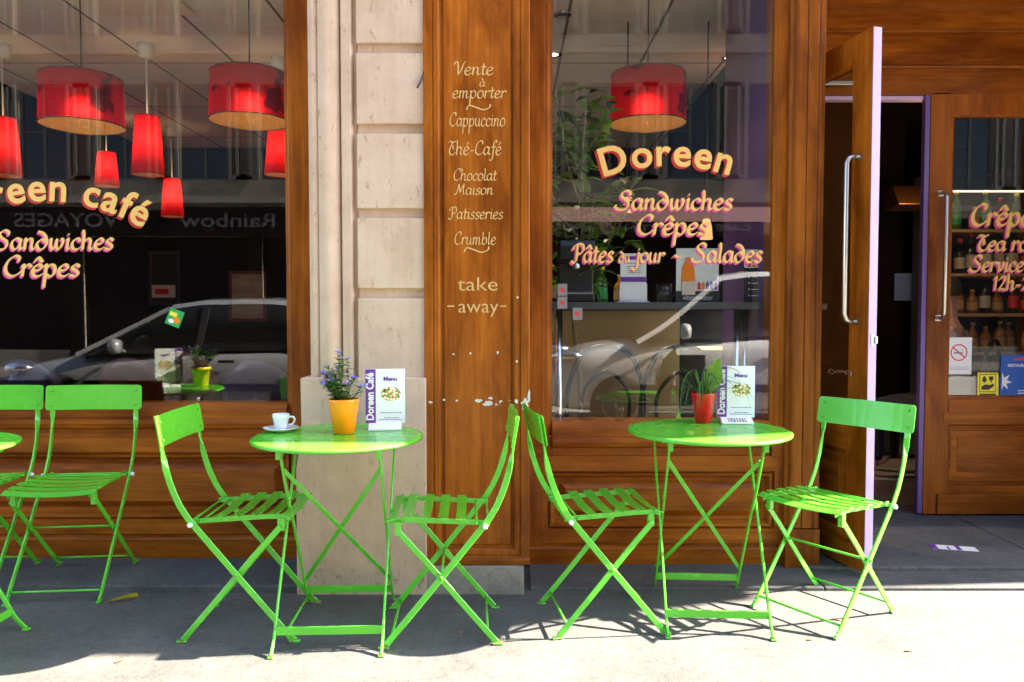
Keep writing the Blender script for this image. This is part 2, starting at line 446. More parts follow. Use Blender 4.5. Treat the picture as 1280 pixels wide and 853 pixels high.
# ------------------------------------------------------------------ lettering
GLYPH = {
 'a': (1.0, [[(.72,.82),(.5,1.0),(.2,.85),(.08,.45),(.22,.06),(.48,.1),(.72,.5),(.79,.98)],[(.79,.98),(.73,.35),(.8,.04),(1.02,.2)]]),
 'b': (.95, [[(.15,1.75),(.18,1.0),(.15,.3),(.3,.02),(.62,.08),(.8,.5),(.65,.95),(.4,.9),(.18,.6)]]),
 'c': (.8, [[(.7,.78),(.5,1.0),(.2,.85),(.08,.45),(.2,.06),(.5,.02),(.8,.25)]]),
 'd': (1.0, [[(.70,.72),(.45,.92),(.15,.7),(.08,.35),(.25,.02),(.55,.08),(.82,.5),(.74,1.1),(.45,1.5),(.12,1.62)]]),
 'e': (.82, [[(.10,.48),(.5,.55),(.68,.78),(.5,1.0),(.22,.85),(.08,.45),(.2,.06),(.5,.02),(.82,.25)]]),
 'f': (.66, [[(.78,1.58),(.58,1.75),(.38,1.4),(.34,.5),(.3,-.4),(.12,-.7),(-.08,-.55)],[(.06,.95),(.68,1.0)]]),
 'h': (1.0, [[(.1,1.75),(.16,1.2),(.14,.5),(.12,0)],[(.14,.55),(.35,.92),(.6,.95),(.7,.7),(.66,.3),(.75,.02),(1.02,.2)]]),
 'i': (.46, [[(.03,.85),(.2,.98),(.16,.4),(.22,.03),(.48,.2)],[(.19,1.36),(.24,1.44)]]),
 'j': (.5, [[(.1,.88),(.3,.98),(.26,.2),(.2,-.5),(-.05,-.85),(-.34,-.62)],[(.3,1.36),(.35,1.44)]]),
 'l': (.5, [[(.15,1.75),(.2,1.2),(.16,.4),(.24,.03),(.52,.2)]]),
 'm': (1.42, [[(.02,.85),(.16,.98),(.15,.5),(.13,0)],[(.15,.55),(.35,.93),(.55,.95),(.6,.7),(.57,0)],[(.6,.55),(.8,.93),(1.0,.95),(1.06,.7),(1.02,.3),(1.12,.02),(1.42,.2)]]),
 'n': (1.0, [[(.02,.85),(.16,.98),(.15,.5),(.13,0)],[(.15,.55),(.38,.93),(.6,.95),(.68,.7),(.64,.3),(.74,.02),(1.02,.2)]]),
 'o': (.92, [[(.5,1.0),(.2,.88),(.08,.45),(.22,.05),(.5,.02),(.76,.25),(.8,.65),(.64,.95),(.46,1.0)]]),
 'p': (.98, [[(.02,.85),(.18,.98),(.16,.2),(.12,-.95)],[(.17,.6),(.4,.95),(.65,.95),(.8,.6),(.7,.15),(.45,0),(.2,.15)]]),
 'r': (.74, [[(.02,.85),(.18,.98),(.16,.5),(.13,0)],[(.16,.55),(.35,.9),(.52,1.0),(.7,.84)]]),
 's': (.72, [[(.64,.85),(.42,1.0),(.2,.85),(.25,.6),(.5,.42),(.58,.18),(.38,0),(.06,.1)]]),
 't': (.6, [[(.25,1.45),(.28,1.0),(.22,.35),(.3,.03),(.6,.2)],[(.02,1.0),(.56,1.02)]]),
 'u': (1.0, [[(.02,.88),(.16,.98),(.12,.4),(.25,.04),(.5,.1),(.7,.5)],[(.72,.98),(.68,.35),(.76,.04),(1.02,.2)]]),
 'v': (.85, [[(.02,.88),(.16,.95),(.25,.5),(.35,.02),(.6,.35),(.7,.85),(.6,1.0)]]),
 'w': (1.3, [[(.02,.88),(.15,.95),(.16,.4),(.3,.03),(.52,.3),(.62,.95)],[(.62,.95),(.6,.35),(.75,.03),(1.0,.3),(1.1,.8),(.98,1.0)]]),
 'S': (1.22, [[(1.0,1.35),(.98,1.6),(.7,1.75),(.38,1.55),(.36,1.2),(.62,.95),(.9,.68),(.86,.2),(.5,0),(.1,.05),(-.1,.28),(.02,.46)]]),
 'C': (1.2, [[(1.0,1.3),(1.04,1.6),(.75,1.74),(.35,1.4),(.15,.8),(.25,.25),(.6,.02),(.95,.15),(1.2,.4)]]),
 'P': (1.15, [[(.45,1.65),(.44,1.0),(.4,.2),(.18,-.08),(-.06,.12)],[(.02,1.2),(.1,1.5),(.55,1.75),(1.0,1.62),(1.1,1.2),(.85,.85),(.5,.82)]]),
 'V': (1.15, [[(-.05,1.3),(.1,1.66),(.33,1.6),(.42,1.0),(.5,.02)],[(.5,.02),(.8,.7),(.98,1.4),(1.2,1.72)]]),
 'T': (1.02, [[(-.05,1.45),(.15,1.65),(.6,1.55),(.98,1.72)],[(.55,1.58),(.3,1.1),(.15,.55),(.3,.08),(.65,.02),(.98,.3)],[(.55,1.2),(.62,.7)]]),
 'M': (1.5, [[(-.1,.15),(.06,0),(.25,.4),(.42,1.62)],[(.42,1.62),(.58,.9),(.7,.35)],[(.7,.35),(.92,1.05),(1.15,1.66)],[(1.15,1.66),(1.14,.8),(1.22,.05),(1.5,.2)]]),
 '1': (.6, [[(.08,1.2),(.34,1.5),(.32,.7),(.3,0)]]),
 '2': (.95, [[(.12,1.15),(.35,1.5),(.68,1.4),(.66,.95),(.12,.04)],[(.12,.04),(.45,.1),(.85,.0)]]),
 '3': (.9, [[(.12,1.35),(.4,1.52),(.66,1.3),(.38,.85)],[(.38,.85),(.72,.6),(.62,.1),(.3,0),(.06,.2)]]),
 '-': (.7, [[(.1,.5),(.6,.52)]]),
 '~': (1.3, [[(.1,.4),(.4,.66),(.8,.4),(1.2,.62)]]),
 ' ': (.5, []),
}
ACC = {'é': ('e', [[(.42,1.25),(.64,1.6)]]), 'ê': ('e', [[(.16,1.25),(.42,1.6),(.7,1.25)]]), 'â': ('a', [[(.22,1.25),(.5,1.6),(.78,1.25)]]), 'à': ('a', [[(.3,1.6),(.55,1.25)]])}

def script_strokes(text):
    x, out = 0.0, []
    for ch in text:
        extra = []
        if ch in ACC: ch, extra = ACC[ch]
        adv, st = GLYPH[ch]
        for s in st + extra:
            out.append([(px + x + 0.09 * py, py) for px, py in s])
        x += adv
    return out, x

def put_strokes(mb, strokes, x0, zb, sx, sz, y, weight=0.2, thin=0.055, mi=0, k0=0):
    nib = R(38)
    for k, s in enumerate(strokes):
        pts = [Vector((p.x, p.y)) for p in smooth_path([(a, b, 0) for a, b in s], 7)]
        m = len(pts); yy = y - 0.00006 * ((k + k0) % 12)
        v = []
        for i, p in enumerate(pts):
            t = (pts[min(i + 1, m - 1)] - pts[max(i - 1, 0)])
            t = t.normalized() if t.length > 1e-9 else Vector((1, 0))
            a = math.atan2(t.y, t.x)
            h = 0.5 * (thin + weight * abs(math.sin(a - nib)))
            if i in (0, m - 1): h *= 0.75
            n = Vector((-t.y, t.x)) * h
            q = p
            if i == 0: q = p - t * h * .5
            if i == m - 1: q = p + t * h * .5
            l, r = q + n, q - n
            v += [(x0 + l.x * sx, yy, zb + l.y * sz), (x0 + q.x * sx, yy - 0.0005, zb + q.y * sz), (x0 + r.x * sx, yy, zb + r.y * sz)]
        f = []
        for i in range(m - 1):
            b = 3 * i
            f += [(b, b + 1, b + 4, b + 3), (b + 1, b + 2, b + 5, b + 4), (b, b + 3, b + 5, b + 2)]
        f += [(0, 2, 1), (3 * m - 3, 3 * m - 2, 3 * m - 1)]
        mb.add(v, f, mi)

def script_line(mb, text, px0, px1, pyb, xh_px, Y, shade=False, weight=0.2, thin=0.075, proud=0.002):
    """one painted line between two x of the photograph, on the plane at depth Y"""
    st, w = script_strokes(text)
    x0, zb = at(px0, pyb, Y); x1, _ = at(px1, pyb, Y)
    sz = xh_px * Y / FPX
    sx = (x1 - x0) / (w + 0.05)
    if shade:
        put_strokes(mb, st, x0 - 0.13 * sz, zb - 0.15 * sz, sx, sz, Y - proud + 0.0008, weight * 1.05, thin * 1.3, 1)
    put_strokes(mb, st, x0, zb, sx, sz, Y - proud - (0.0008 if shade else 0), weight, thin, 0)

_dg = None
def font_mesh(body, size, offset=0.0, extrude=0.0006):
    cu = bpy.data.curves.new('type', 'FONT'); cu.body = body; cu.size = size; cu.offset = offset
    cu.extrude = extrude; cu.resolution_u = 4
    o = bpy.data.objects.new('type', cu); COL.objects.link(o)
    dg = bpy.context.evaluated_depsgraph_get(); dg.update()
    me = bpy.data.meshes.new_from_object(o.evaluated_get(dg))
    vs = [v.co.copy() for v in me.vertices]; fs = [tuple(p.vertices) for p in me.polygons]
    bpy.data.objects.remove(o); bpy.data.curves.remove(cu); bpy.data.meshes.remove(me)
    return vs, fs
def extent(vs): return (min(v.x for v in vs), max(v.x for v in vs), min(v.y for v in vs), max(v.y for v in vs)) if vs else (0, 0, 0, 0)
def font_width(s, size, off=0.0):
    return extent(font_mesh(s, size, off)[0])[1] if s.strip() else 0.0

def put_font(mb, body, T, size, offset=0.0, mi=0, extrude=0.0006, fit=None, center=False):
    """T takes the text's own (x, y, out) to the world; fit squeezes it to a width"""
    vs, fs = font_mesh(body, size, offset, extrude)
    a, b, c, d = extent(vs)
    k = fit / (b - a) if fit else 1.0
    sh = -(a + b) / 2 if center else -a
    mb.add([T @ Vector(((v.x + sh) * k, v.y, v.z)) for v in vs], fs, mi)

def front(x, y, z, tilt=0.0):
    """text standing upright, read from -Y, at (x, y, z)"""
    return Matrix.Translation((x, y, z)) @ Matrix.Rotation(R(90), 4, 'X') @ Matrix.Rotation(tilt, 4, 'Z')

def arc_text(mb, body, pcx, pyb, rad_px, Y, size_px, off_px, spread=1.0):
    k = Y / FPX
    size, off, rad = size_px * k, off_px * k, rad_px * k
    cx, zt = at(pcx, pyb, Y)
    pos = []
    for i, ch in enumerate(body):
        if ch == ' ':
            pos.append(None); continue
        w = font_width(ch, size, off)
        pos.append(font_width(body[:i + 1], size, off) - w / 2 + i * size * .03)
    tot = [p for p in pos if p is not None][-1]
    mid = (tot + pos[0]) / 2
    for ch, p in zip(body, pos):
        if p is None: continue
        a = (p - mid) * spread / rad
        for mi, dx, dz, yy in ((1, -2.5 * k, -2.3 * k, Y - 0.0012), (0, 0, 0, Y - 0.0028)):
            T = front(cx + rad * math.sin(a) + dx, yy, zt - rad + rad * math.cos(a) + dz, -a)
            put_font(mb, ch, T, size, off * (1.25 if mi else 1.0), mi, center=True)

# ------------------------------------------------------------------ ground
def structure(o): return tag(o, kind='structure')
FX, FP, FL, FR = 3.50, 3.10, 3.46, 3.42       # depths: recess walls, pillar faces, glazed fronts
m = MB(); m.box(-120, 120, -120, 120, -0.62, -0.12); structure(m.build('road', M['road']))
m = MB(); m.box(-40, 40, -0.62, 4.2, -0.5, 0.0); structure(m.build('pavement', M['pavement']))
m = MB()
for i in range(-14, 14): m.box(i * 1.2 + .004, i * 1.2 + 1.196, -0.92, -0.624, -0.5, 0.004)
structure(m.build('kerb', M['plinth'], bevel=0.015))
m = MB(); m.box(-40, 40, -9.2, -6.6, -0.5, 0.0); structure(m.build('pavement', M['pavement']))
m = MB()
m.box(-7.0, -0.88, 3.10, 3.60, -0.1, 0.03)
structure(m.build('stone_ledge', M['step'], bevel=0.008))
m = MB(); m.box(0.075, 1.30, 3.12, 3.60, -0.1, 0.015); m.box(1.304, 5.9, 3.12, 3.335, -0.1, 0.014); structure(m.build('stone_ledge', M['step'], bevel=0.006))
m = MB()
m.box(1.304, 2.448, 3.34, 4.42, -0.1, 0.028); m.box(2.452, 3.9, 3.34, 4.42, -0.1, 0.028)
structure(m.build('doorstep', M['step'], bevel=0.008))

# ------------------------------------------------------------------ the café building
cafe = empty('cafe_building', (0, 3.42, 0))
tag(cafe, 'café shopfront of varnished brown wood around a pale stone pillar', 'building')
def P(mb, name, mat, bevel=0.0, parent=cafe, seg=2): return mb.build(name, mat, parent, bevel, world=True, seg=seg)

# masonry above and beside the shopfront
M['render'] = plain('facade_render', (0.5, 0.43, 0.34), 0.9, var=0.1, scale=4, spec=0.2)
m = MB()
m.box(-9, 6.0, 3.50, 3.9, 3.02, 13.0)
m.box(3.95, 6.0, 3.44, 3.9, -0.1, 3.02)
m.box(-9, -4.05, 3.44, 3.9, -0.1, 3.02)
m.box(5.7, 6.0, 3.9, 11.0, -0.1, 13.0)
m.box(-9, 6.0, 10.7, 11.0, -0.1, 13.0)
m.box(-9, 5.7, 3.9, 10.7, 12.7, 13.0)
P(m, 'wall', M['render'])
m = MB()
m.slab([(-9, 3.50), (-9, 2.87), (3.95, 2.87), (4.35, 2.96), (4.9, 3.14), (5.7, 3.36), (5.7, 3.50)], 3.12, 3.30)  # unseen slab, its outline shaped to cast the shade edge on the pavement
P(m, 'unseen_shade_slab', M['stone'], 0.01)
# wooden fascia over the windows
m = MB()
m.box(-4.05, 3.95, 3.36, 3.498, 2.70, 3.1); m.prism([(3.36, 2.9), (3.30, 2.96), (3.30, 3.0), (3.36, 3.02)], -4.05, 3.95)
P(m, 'fascia', M['wood_h'], 0.004)

# ---- stone pillar
x0, x1 = ax(385, FP), ax(531, FP)
xs = [ax(p, FP) for p in (385.5, 398, 412, 425, 427, 439, 447, 530)]
pil = MB()
# moulded left edge: rounds and fillets drawn upright
prof = [(x0, 3.50), (x0, FP + .035), (x0 + .004, FP + .03)]
def round_bead(a, b, y, h, n=7):
    return [(a + (b - a) * i / n, y - h * math.sin(math.pi * i / n)) for i in range(n + 1)]
prof += round_bead(xs[0] + .006, xs[1], FP + .026, .010) + round_bead(xs[1] + .002, xs[3] - .006, FP + .016, .016, 10)
prof += [(xs[3], FP + .02), (xs[3] + .001, FP + .036), (xs[4] + .002, FP + .036), (xs[4] + .004, FP + .008)]
prof += [(xs[5], FP + .006), (xs[5] + .006, FP + .012), (xs[5] + .012, FP + .03), (xs[6] - .003, FP + .032), (xs[6], FP + .02), (xs[6], 3.50)]
pil.slab(prof, az(478, FP) , 3.1)
pil_o = P(pil, 'stone_pillar', M['stone'])
joints = [(-60, -48), (54, 66), (155, 167), (261, 272.5), (361, 373)]
zs = [az(478, FP)] + sum([[az(b, FP), az(t, FP)] for t, b in reversed(joints)], [])
zs.append(3.1)
for i in range(0, len(zs) - 1, 2):
    m = MB(); m.box(xs[6] + .001, x1 + .012, FP, 3.48, zs[i], zs[i + 1]); P(m, 'block', M['stone'], 0.005, pil_o)
m = MB(); m.box(xs[6] + .002, x1 + .01, FP + .024, 3.47, zs[0], 3.1); P(m, 'joint', M['stone'], 0, pil_o)
m = MB()
zt = az(472, FP)
m.add([], [])
b0 = ax(376, FP); b1 = ax(369, FP)
m.plate([(b0 + .003, zt), (b0, zt - .004), (b0 + .003, az(540, FP)), (b1 + .002, az(585, FP)), (b1, -0.06), (x1 + .006, -0.06), (x1 + .006, zt)], FP - .022, 3.47)
P(m, 'base_block', M['stone'], 0.006, pil_o)
# cable end
m = MB(); cx, cz = at(529, 96, FP); cx2, cz2 = at(522.5, 112, FP)
m.tube(smooth_path([(cx + .01, FP - .004, cz + .05), (cx, FP - .01, cz), (cx2, FP - .022, cz2)], 6), .0045, 8)
P(m, 'cable', M['black'], 0, pil_o)

# ---- wooden pilaster with the painted list
pxl, pxr = ax(530.5, FP), ax(662, FP)
zb = az(705, FP)
m = MB()
yf = FP - .012
m.rings(pxl, pxr, zb, 3.1, [(0, 3.42), (0, yf + .004), (.004, yf), (.034, yf), (.038, yf + .006), (.042, yf + .002), (.058, yf + .003), (.064, yf + .010), (.068, yf + .022), (.082, yf + .022)], close=False, mi=0)
pil2 = P(m, 'pilaster', M['wood_v'])
m = MB()
m.rings(pxl + .076, pxr - .072, zb + .076, 3.03, [(0, yf + .03), (0, yf + .0215), (.006, yf + .016)], close=True)
P(m, 'panel', M['wood_chip'], 0, pil2)
m = MB()
m.prism([(3.40, zb + .001), (yf - .006, zb + .001), (yf - .006, zb + .02), (yf + .0, zb + .03), (3.40, zb + .03)], pxl - .001, pxr + .001)
P(m, 'bottom_rail', M['wood_h'], .002, pil2)
m = MB(); m.box(pxl + .004, ax(655, FP), FP - .02, 3.45, -0.05, zb - .002); P(m, 'plinth_block', M['plinth'], .004, pil2)
# small chips of old paint on the right stile, as the photograph shows them
def chip(mb, px, py, w, h, Y, seed):
    rnd = random.Random(seed); cx, cz = at(px, py, Y)
    n = 15; k = Y / FPX
    out = []
    for i in range(n):
        a = 2 * math.pi * i / n; r = rnd.uniform(.55, 1.15)
        out.append((cx + math.cos(a) * w * k * .5 * r, cz + math.sin(a) * h * k * .5 * r))
    mb.plate(out, Y - .0009, Y + .002)
M['old_paint'] = plain('bare_filler', (0.68, 0.62, 0.5), 0.9, var=0.15, scale=90)
m = MB()
for i, (a, b, w, h, dy) in enumerate([(656, 505, 11, 16, 0), (646, 502, 5, 8, 0), (610, 505, 13, 7, .014), (598, 501, 10, 5, .014), (613, 498, 8, 4, .014), (571, 501, 4, 3, .014), (555, 500, 4, 3, .004), (538, 503, 6, 3, 0), (646, 452, 3, 4, 0), (647, 372, 2.5, 4, 0), (661, 496, 4, 20, 0), (626, 502, 5, 3, .014), (567, 443, 3, 2.5, .014), (588, 442, 3, 3, .014), (622, 441, 3, 4, .014)]):
    m = MB(); chip(m, a, b, w, h, FP - .013 + dy + (.001 if dy == .014 else 0), i + 3)
    P(m, 'worn_patch', M['old_paint'], 0, pil2)
LY = yf + .016
m = MB()
for tx, a, b, base, xh in [('Vente', 567, 617, 94, 9.5), ('à', 599, 607, 108.5, 6), ('emporter', 565, 633, 123, 9), ('Cappuccino', 561, 632, 158, 9.5), ('Thé-Café', 560, 627, 194, 10), ('Chocolat', 566, 621, 226, 8.5), ('Maison', 569, 617, 243.5, 8), ('Patisseries', 561, 629, 274, 8.5), ('Crumble', 567, 620, 306, 9)]:
    m = MB(); script_line(m, tx, a, b, base, xh, LY, False, .12, .075, .0012); P(m, 'lettering', M['gold'], 0, pil2)
m = MB()
for a, b, c in ((583, 613, 135), (580, 611, 313)):
    xa, za = at(a, c, LY); xb, _ = at(b, c, LY); w = xb - xa
    put_strokes(m, [[(0, -.1), (.12, .12), (.4, .02), (.7, -.1), (.95, 0), (1.0, .18)]], xa, za, w, w * .8, LY - .0012, .03, .045)
xa, za = at(572, 363.5, LY); xb, _ = at(622, 363.5, LY)
put_font(m, 'take', front(xa, LY - .0016, za), .080, -.0002, 0, fit=xb - xa)
xa, za = at(573, 391, LY); xb, _ = at(623, 391, LY)
P(m, 'lettering', M['gold'], 0, pil2); m = MB()
put_font(m, 'away', front(xa, LY - .0016, za), .080, -.0002, 0, fit=xb - xa)
for a, b in ((559, 568), (625, 633)):
    xa, za = at(a, 383, LY); xb, _ = at(b, 383, LY); m.box(xa, xb, LY - .002, LY + .001, za - .003, za + .003)
P(m, 'lettering', M['gold'], 0, pil2)

# ---- glazed fronts
def shop_window(xl, xr, zglass_b, zglass_t, Y, xf0, xf1, zbase, rail, name='shop_window'):
    """frame round the glass; the frame's front face stands at Y, the glass a little behind"""
    m = MB()
    g = .012
    # upright stiles: stepped mouldings towards the glass
    def stile(a, b, into):                      # a outer, b glass edge
        s = 1 if b > a else -1
        pr = [(a, 3.55), (a, Y), (a + s * (abs(b - a) - .040), Y), (a + s * (abs(b - a) - .036), Y + .008), (a + s * (abs(b - a) - .022), Y + .010), (a + s * (abs(b - a) - .012), Y + .022), (b, Y + .024), (b, 3.55)]
        m.slab(pr, zbase + .002, 2.72)
    m.box(xf0 + .001, xf1 - .001, Y + .002, 3.55, 2.722, 2.78)
    o = P(m, name, M['wood_h'])
    m = MB(); stile(xf0, xl, 1); P(m, 'stile', M['wood_v'], 0, o)
    m = MB(); stile(xf1, xr, -1); P(m, 'stile', M['wood_v'], 0, o)
    m = MB()
    m.box(xl - .02, xr + .02, Y + .034, Y + .040, zglass_b - .015, zglass_t + .02)
    P(m, 'pane', M['pane'], 0, o)
    m = MB()
    z = zglass_b
    m.prism([(Y + .05, z), (Y + .024, z), (Y + .004, z - .022), (Y - .002, z - .030), (Y - .002, z - .060), (Y - .006, z - .064), (Y - .022, z - .072), (Y - .030, z - .09), (Y - .022, z - .112), (Y - .004, z - .118), (Y + .012, z - .122), (Y + .012, z - .16), (3.56, z - .16), (3.56, z)], xl - .001, xr + .001)
    m.box(xf0 + .001, xl - .002, Y - .004, Y + .03, z - .16, z - .062) if xf0 < xl else None
    m.box(xr + .002, xf1 - .001, Y - .004, Y + .03, z - .16, z - .062)
    P(m, 'sill', M['wood_h'], .002, o)
    m = MB()
    zp1, zp0 = z - .158, rail
    m.box(xf0 + .002, xl - .0885, Y + .003, 3.55, zp0, zp1); m.box(xr + .0885, xf1 - .002, Y + .003, 3.55, zp0, zp1) if xf1 - .002 > xr + .0885 else None
    m.rings(xl - .088, xr + .088, zp0, zp1, [(0, Y + .02), (0, Y + .003), (.068, Y + .003), (.071, Y + .02), (.078, Y + .02), (.081, Y + .002), (.092, Y + .006), (.104, Y + .034), (.120, Y + .036), (.150, Y + .012)], True)
    P(m, 'riser_panel', M['wood_h'], 0, o)
    m = MB()
    m.prism([(3.55, zbase), (Y - .012, zbase), (Y - .012, rail - .022), (Y - .006, rail - .014), (Y + .006, rail - .010), (Y + .006, rail - .004), (3.55, rail - .004)], xf0 + .001, xf1 - .001)
    P(m, 'base_board', M['wood_h'], .002, o)
    return o

gL0, gL1 = -3.15, ax(356.5, FL)
winL = shop_window(gL0, gL1, az(504, FL), 2.66, FL, gL0 - .12, ax(392, FL), az(703, FL), az(668, FL))
gR0, gR1 = ax(690.5, FR), ax(966, FR)
winR = shop_window(gR0, gR1, az(527, FR), 2.66, FR, ax(661, FR), ax(992, FR), az(711, FR), az(680, FR))
winR['label'] = 'window with the lettering Doreen, beside the open door'

# painted lettering on the glass
YL, YR = FL + .034, FR + .034
m = MB(); arc_text(m, 'Doreen café', 57, 251, 232, YL, 49, 1.0); P(m, 'lettering', [M['cream'], M['red_shade']], 0, winL)
def glass_lines(win, Y, lines):
    for ln in lines:
        m = MB(); script_line(m, *ln, Y, True); P(m, 'lettering', [M['cream'], M['pink_shade']], 0, win)
glass_lines(winL, YL, [('Sandwiches', -6, 143, 312, 13.5), ('Crêpes', 4, 101, 345.5, 14.5)])
m = MB(); arc_text(m, 'Doreen', 836, 207, 236, YR, 49, 1.0); P(m, 'lettering', [M['cream'], M['red_shade']], 0, winR)
glass_lines(winR, YR, [('Sandwiches', 770, 916, 262.5, 13.5), ('Crêpes', 795, 885, 293.5, 14), ('Pâtes', 715, 767, 328, 13), ('du', 773, 788, 328, 8), ('jour', 794, 831, 328, 11.5), ('~', 839, 853, 326, 10), ('Salades', 866, 953, 328, 13.5)])

# ---- right pilaster and the recess wall
px0, px1 = ax(986, FR - .05), ax(1027.5, FR - .05)
m = MB()
yq = FR - .05
w = px1 - px0
m.slab([(px0, 3.56), (px0, yq + .03), (px0 + .012, yq + .022), (px0 + .02, yq + .006), (px0 + .03, yq), (px0 + w * .45, yq), (px0 + w * .47, yq + .008), (px0 + w * .50, yq), (px1 - .03, yq), (px1 - .026, yq + .006), (px1 - .02, yq), (px1, yq), (px1, 3.56)], .19, 2.72)
m.box(px0 - .004, px1 + .003, yq - .008, 3.55, .014, .188)
pr = P(m, 'pilaster', M['wood_v'], .002)
m = MB(); m.box(1.19, 1.285, 3.562, 4.30, .03, 3.0); P(m, 'recess_wall', M['purple'], .003)
m = MB(); m.box(1.2855, 1.297, 3.562, 4.185, .03, 3.0); P(m, 'reveal_board', M['wood_v'], .002)
m = MB()   # plain wall right of the entrance
m.box(3.36, 3.948, 3.36, 4.3, .03, 2.69); P(m, 'side_panel', M['wood_v'], .004)

# ---- over the door: planked lintel with mouldings
YD = 4.19
m = MB()
zd = az(118.5, YD)
bands = [(zd, az(84, YD), 0), (az(84, YD) + .004, az(40, YD), .008), (az(40, YD) + .004, az(12, YD), -.004), (az(12, YD) + .004, 3.0, .01)]
for a, b, d in bands:
    m.box(1.288, 3.94, YD + d, YD + .08, a, b)
m.prism([(YD + .02, az(84, YD) - .012), (YD - .010, az(84, YD) - .008), (YD - .014, az(84, YD) + .004), (YD + .02, az(84, YD) + .012)], px1 - .001, 3.93)
m.prism([(YD + .02, az(40, YD) - .014), (YD - .016, az(40, YD) - .006), (YD - .018, az(40, YD) + .008), (YD + .02, az(40, YD) + .014)], px1 - .001, 3.93)
P(m, 'lintel', M['wood_h'], .003)
m = MB(); m.box(-9, 5.69, 3.901, 4.3, 3.06, 3.2); P(m, 'unseen_soffit', M['wood_h'])  # out of view, added to block light over the door recess
m = MB(); m.box(1.29, 3.36, YD + .02, YD + .075, zd - .022, zd - .001); P(m, 'door_head', M['lavender'], .002)

# ---- the open door leaf, swung out towards the street
def leaf(name, w, h, glass_z, side):
    """leaf in its own metres: x from the hinge, y out of its face, z up; face at y=0"""
    root = empty(name, (0, 0, 0), 0, None)
    st, th = .125, .042
    m = MB()
    for s0, s1 in ((0, st), (w - st, w)):
        m.box(s0, s1, 0, th, 0, h)
    m.box(st + .0005, w - st - .0005, .001, th - .001, h - .12, h - .0015)
    o = m.build('stile', M['wood_v'], root, .003)
    m = MB()
    for yy, sg in ((0, 1), (th, -1)):
        m.rings(st - .001, w - st + .001, .02, glass_z, [(0, yy + sg * .016), (0, yy + sg * .0015), (.012, yy + sg * .0015)], False)
    m.box(st, w - st, .004, th - .004, glass_z - .15, glass_z - .002)
    m.box(st, w - st, .003, th - .003, .012, .16)
    m.box(st, w - st, .012, th - .012, .16, glass_z - .15)
    for yy, sg in ((0, -1), (th, 1)):
        y0 = yy - sg * .003
        m.rings(st + .001, w - st - .001, .17, glass_z - .155, [(0, y0), (.004, y0 - sg * .010), (.010, y0 - sg * .010), (.014, y0), (.026, y0), (.034, y0 - sg * .022), (.05, y0 - sg * .022), (.066, y0 - sg * .007)], True)
        m.prism([(yy + sg * .004, glass_z - .135), (yy - sg * .014, glass_z - .128), (yy - sg * .020, glass_z - .108), (yy - sg * .014, glass_z - .088), (yy + sg * .004, glass_z - .080)], st - .02, w - st + .02)
    m.box(st - .05, w - st + .05, -.014, th + .014, .004, .115)
    m.build('kick_panel', M['wood_h'], root, .002)
    m = MB()
    g = .012
    for yy, sg in ((0, 1), (th, -1)):
        m.rings(st - .001, w - st + .001, glass_z - .001, h - .119, [(0, yy + sg * .002), (.008, yy + sg * .006), (.014, yy + sg * .016)], False)
    m.build('glazing_bead', M['wood_v'], root)
    m = MB(); m.box(st - .005, w - st + .005, th / 2 - .003, th / 2 + .003, glass_z - .01, h - .10); m.build('pane', M['pane'], root)
    return root, st, th

def handle(parent, x, z0, z1, out, sgn):
    m = MB()
    r = .011
    p = [(x, 0, z1), (x, sgn * (out - .03), z1), (x, sgn * (out - .009), z1 - .009), (x, sgn * out, z1 - .03), (x, sgn * out, z0 + .03), (x, sgn * (out - .009), z0 + .009), (x, sgn * (out - .03), z0), (x, 0, z0)]
    m.tube(p, r, 10)
    for z in (z0, z1): m.box(x - .016, x + .016, -.003 if sgn < 0 else 0, 0 if sgn < 0 else .003, z - .016, z + .016)
    return m.build('handle', M['steel'], parent)

H = 2.32
# open leaf: hinge at (1.385, 3.86), running towards the street; its outer face looks to -X
op, st, th = leaf('door', .932, H, .66, 1)
op.parent = cafe
def set_world(o, loc, rz):
    o.location = Vector(loc) - cafe.location; o.rotation_euler = (0, 0, rz)
set_world(op, (1.312, 4.14, .035), R(-77.6))
# leaf x runs along -Y; leaf +y looks to +X, so the face y=0 looks to -X
handle(op, .932 - .075, az(402, 3.30) - .035, az(196, 3.30) - .035, .06, -1)
m = MB()
m.box(.933, .9355, .0015, th - .0015, .002, H - .002)
ed = m.build('door_edge', M['lavender'], op, .001)
m = MB(); m.box(.9356, .939, .014, .03, .98, 1.03); m.box(.9356, .947, .028, .038, .99, 1.02)
m.build('latch', M['steel'], op, .001)
m = MB()
m.tube(smooth_path([(.68, -.006, .86), (.72, -.02, .845), (.75, -.012, .863), (.78, -.02, .857), (.83, -.008, .865), (.845, -.012, .845)], 5), .0022, 6)
m.tube(smooth_path([(.68, -.012, .845), (.71, -.016, .865), (.75, -.02, .853), (.78, -.012, .865), (.82, -.016, .851)], 5), .0022, 6)
m.build('wire', M['steel'], op)
op['label'] = 'door leaf standing open with a lavender edge'
# closed leaf
m = MB(); xa, za = at(1030, 107.5, YD - .03); xb, zb_ = at(1066, 103.5, YD - .03)
m.box(xa - .2, xb, YD - .05, YD - .03, za, zb_ + .004); m.box(xa - .2, xa - .06, YD - .06, YD - .001, za - .02, zb_ + .03)
P(m, 'door_closer', M['steel'], .002)
cl, st, th = leaf('door', .95, H, .65, 1)
cl.parent = cafe
set_world(cl, (ax(1158.5, YD), YD, .035), 0)
handle(cl, .062, az(398, YD - .06) - .035, az(240, YD - .06) - .035, .06, -1)
m = MB(); m.box(-.028, -.001, .004, .04, .003, H - .003); m.build('door_edge', M['purple'], cl, .002)
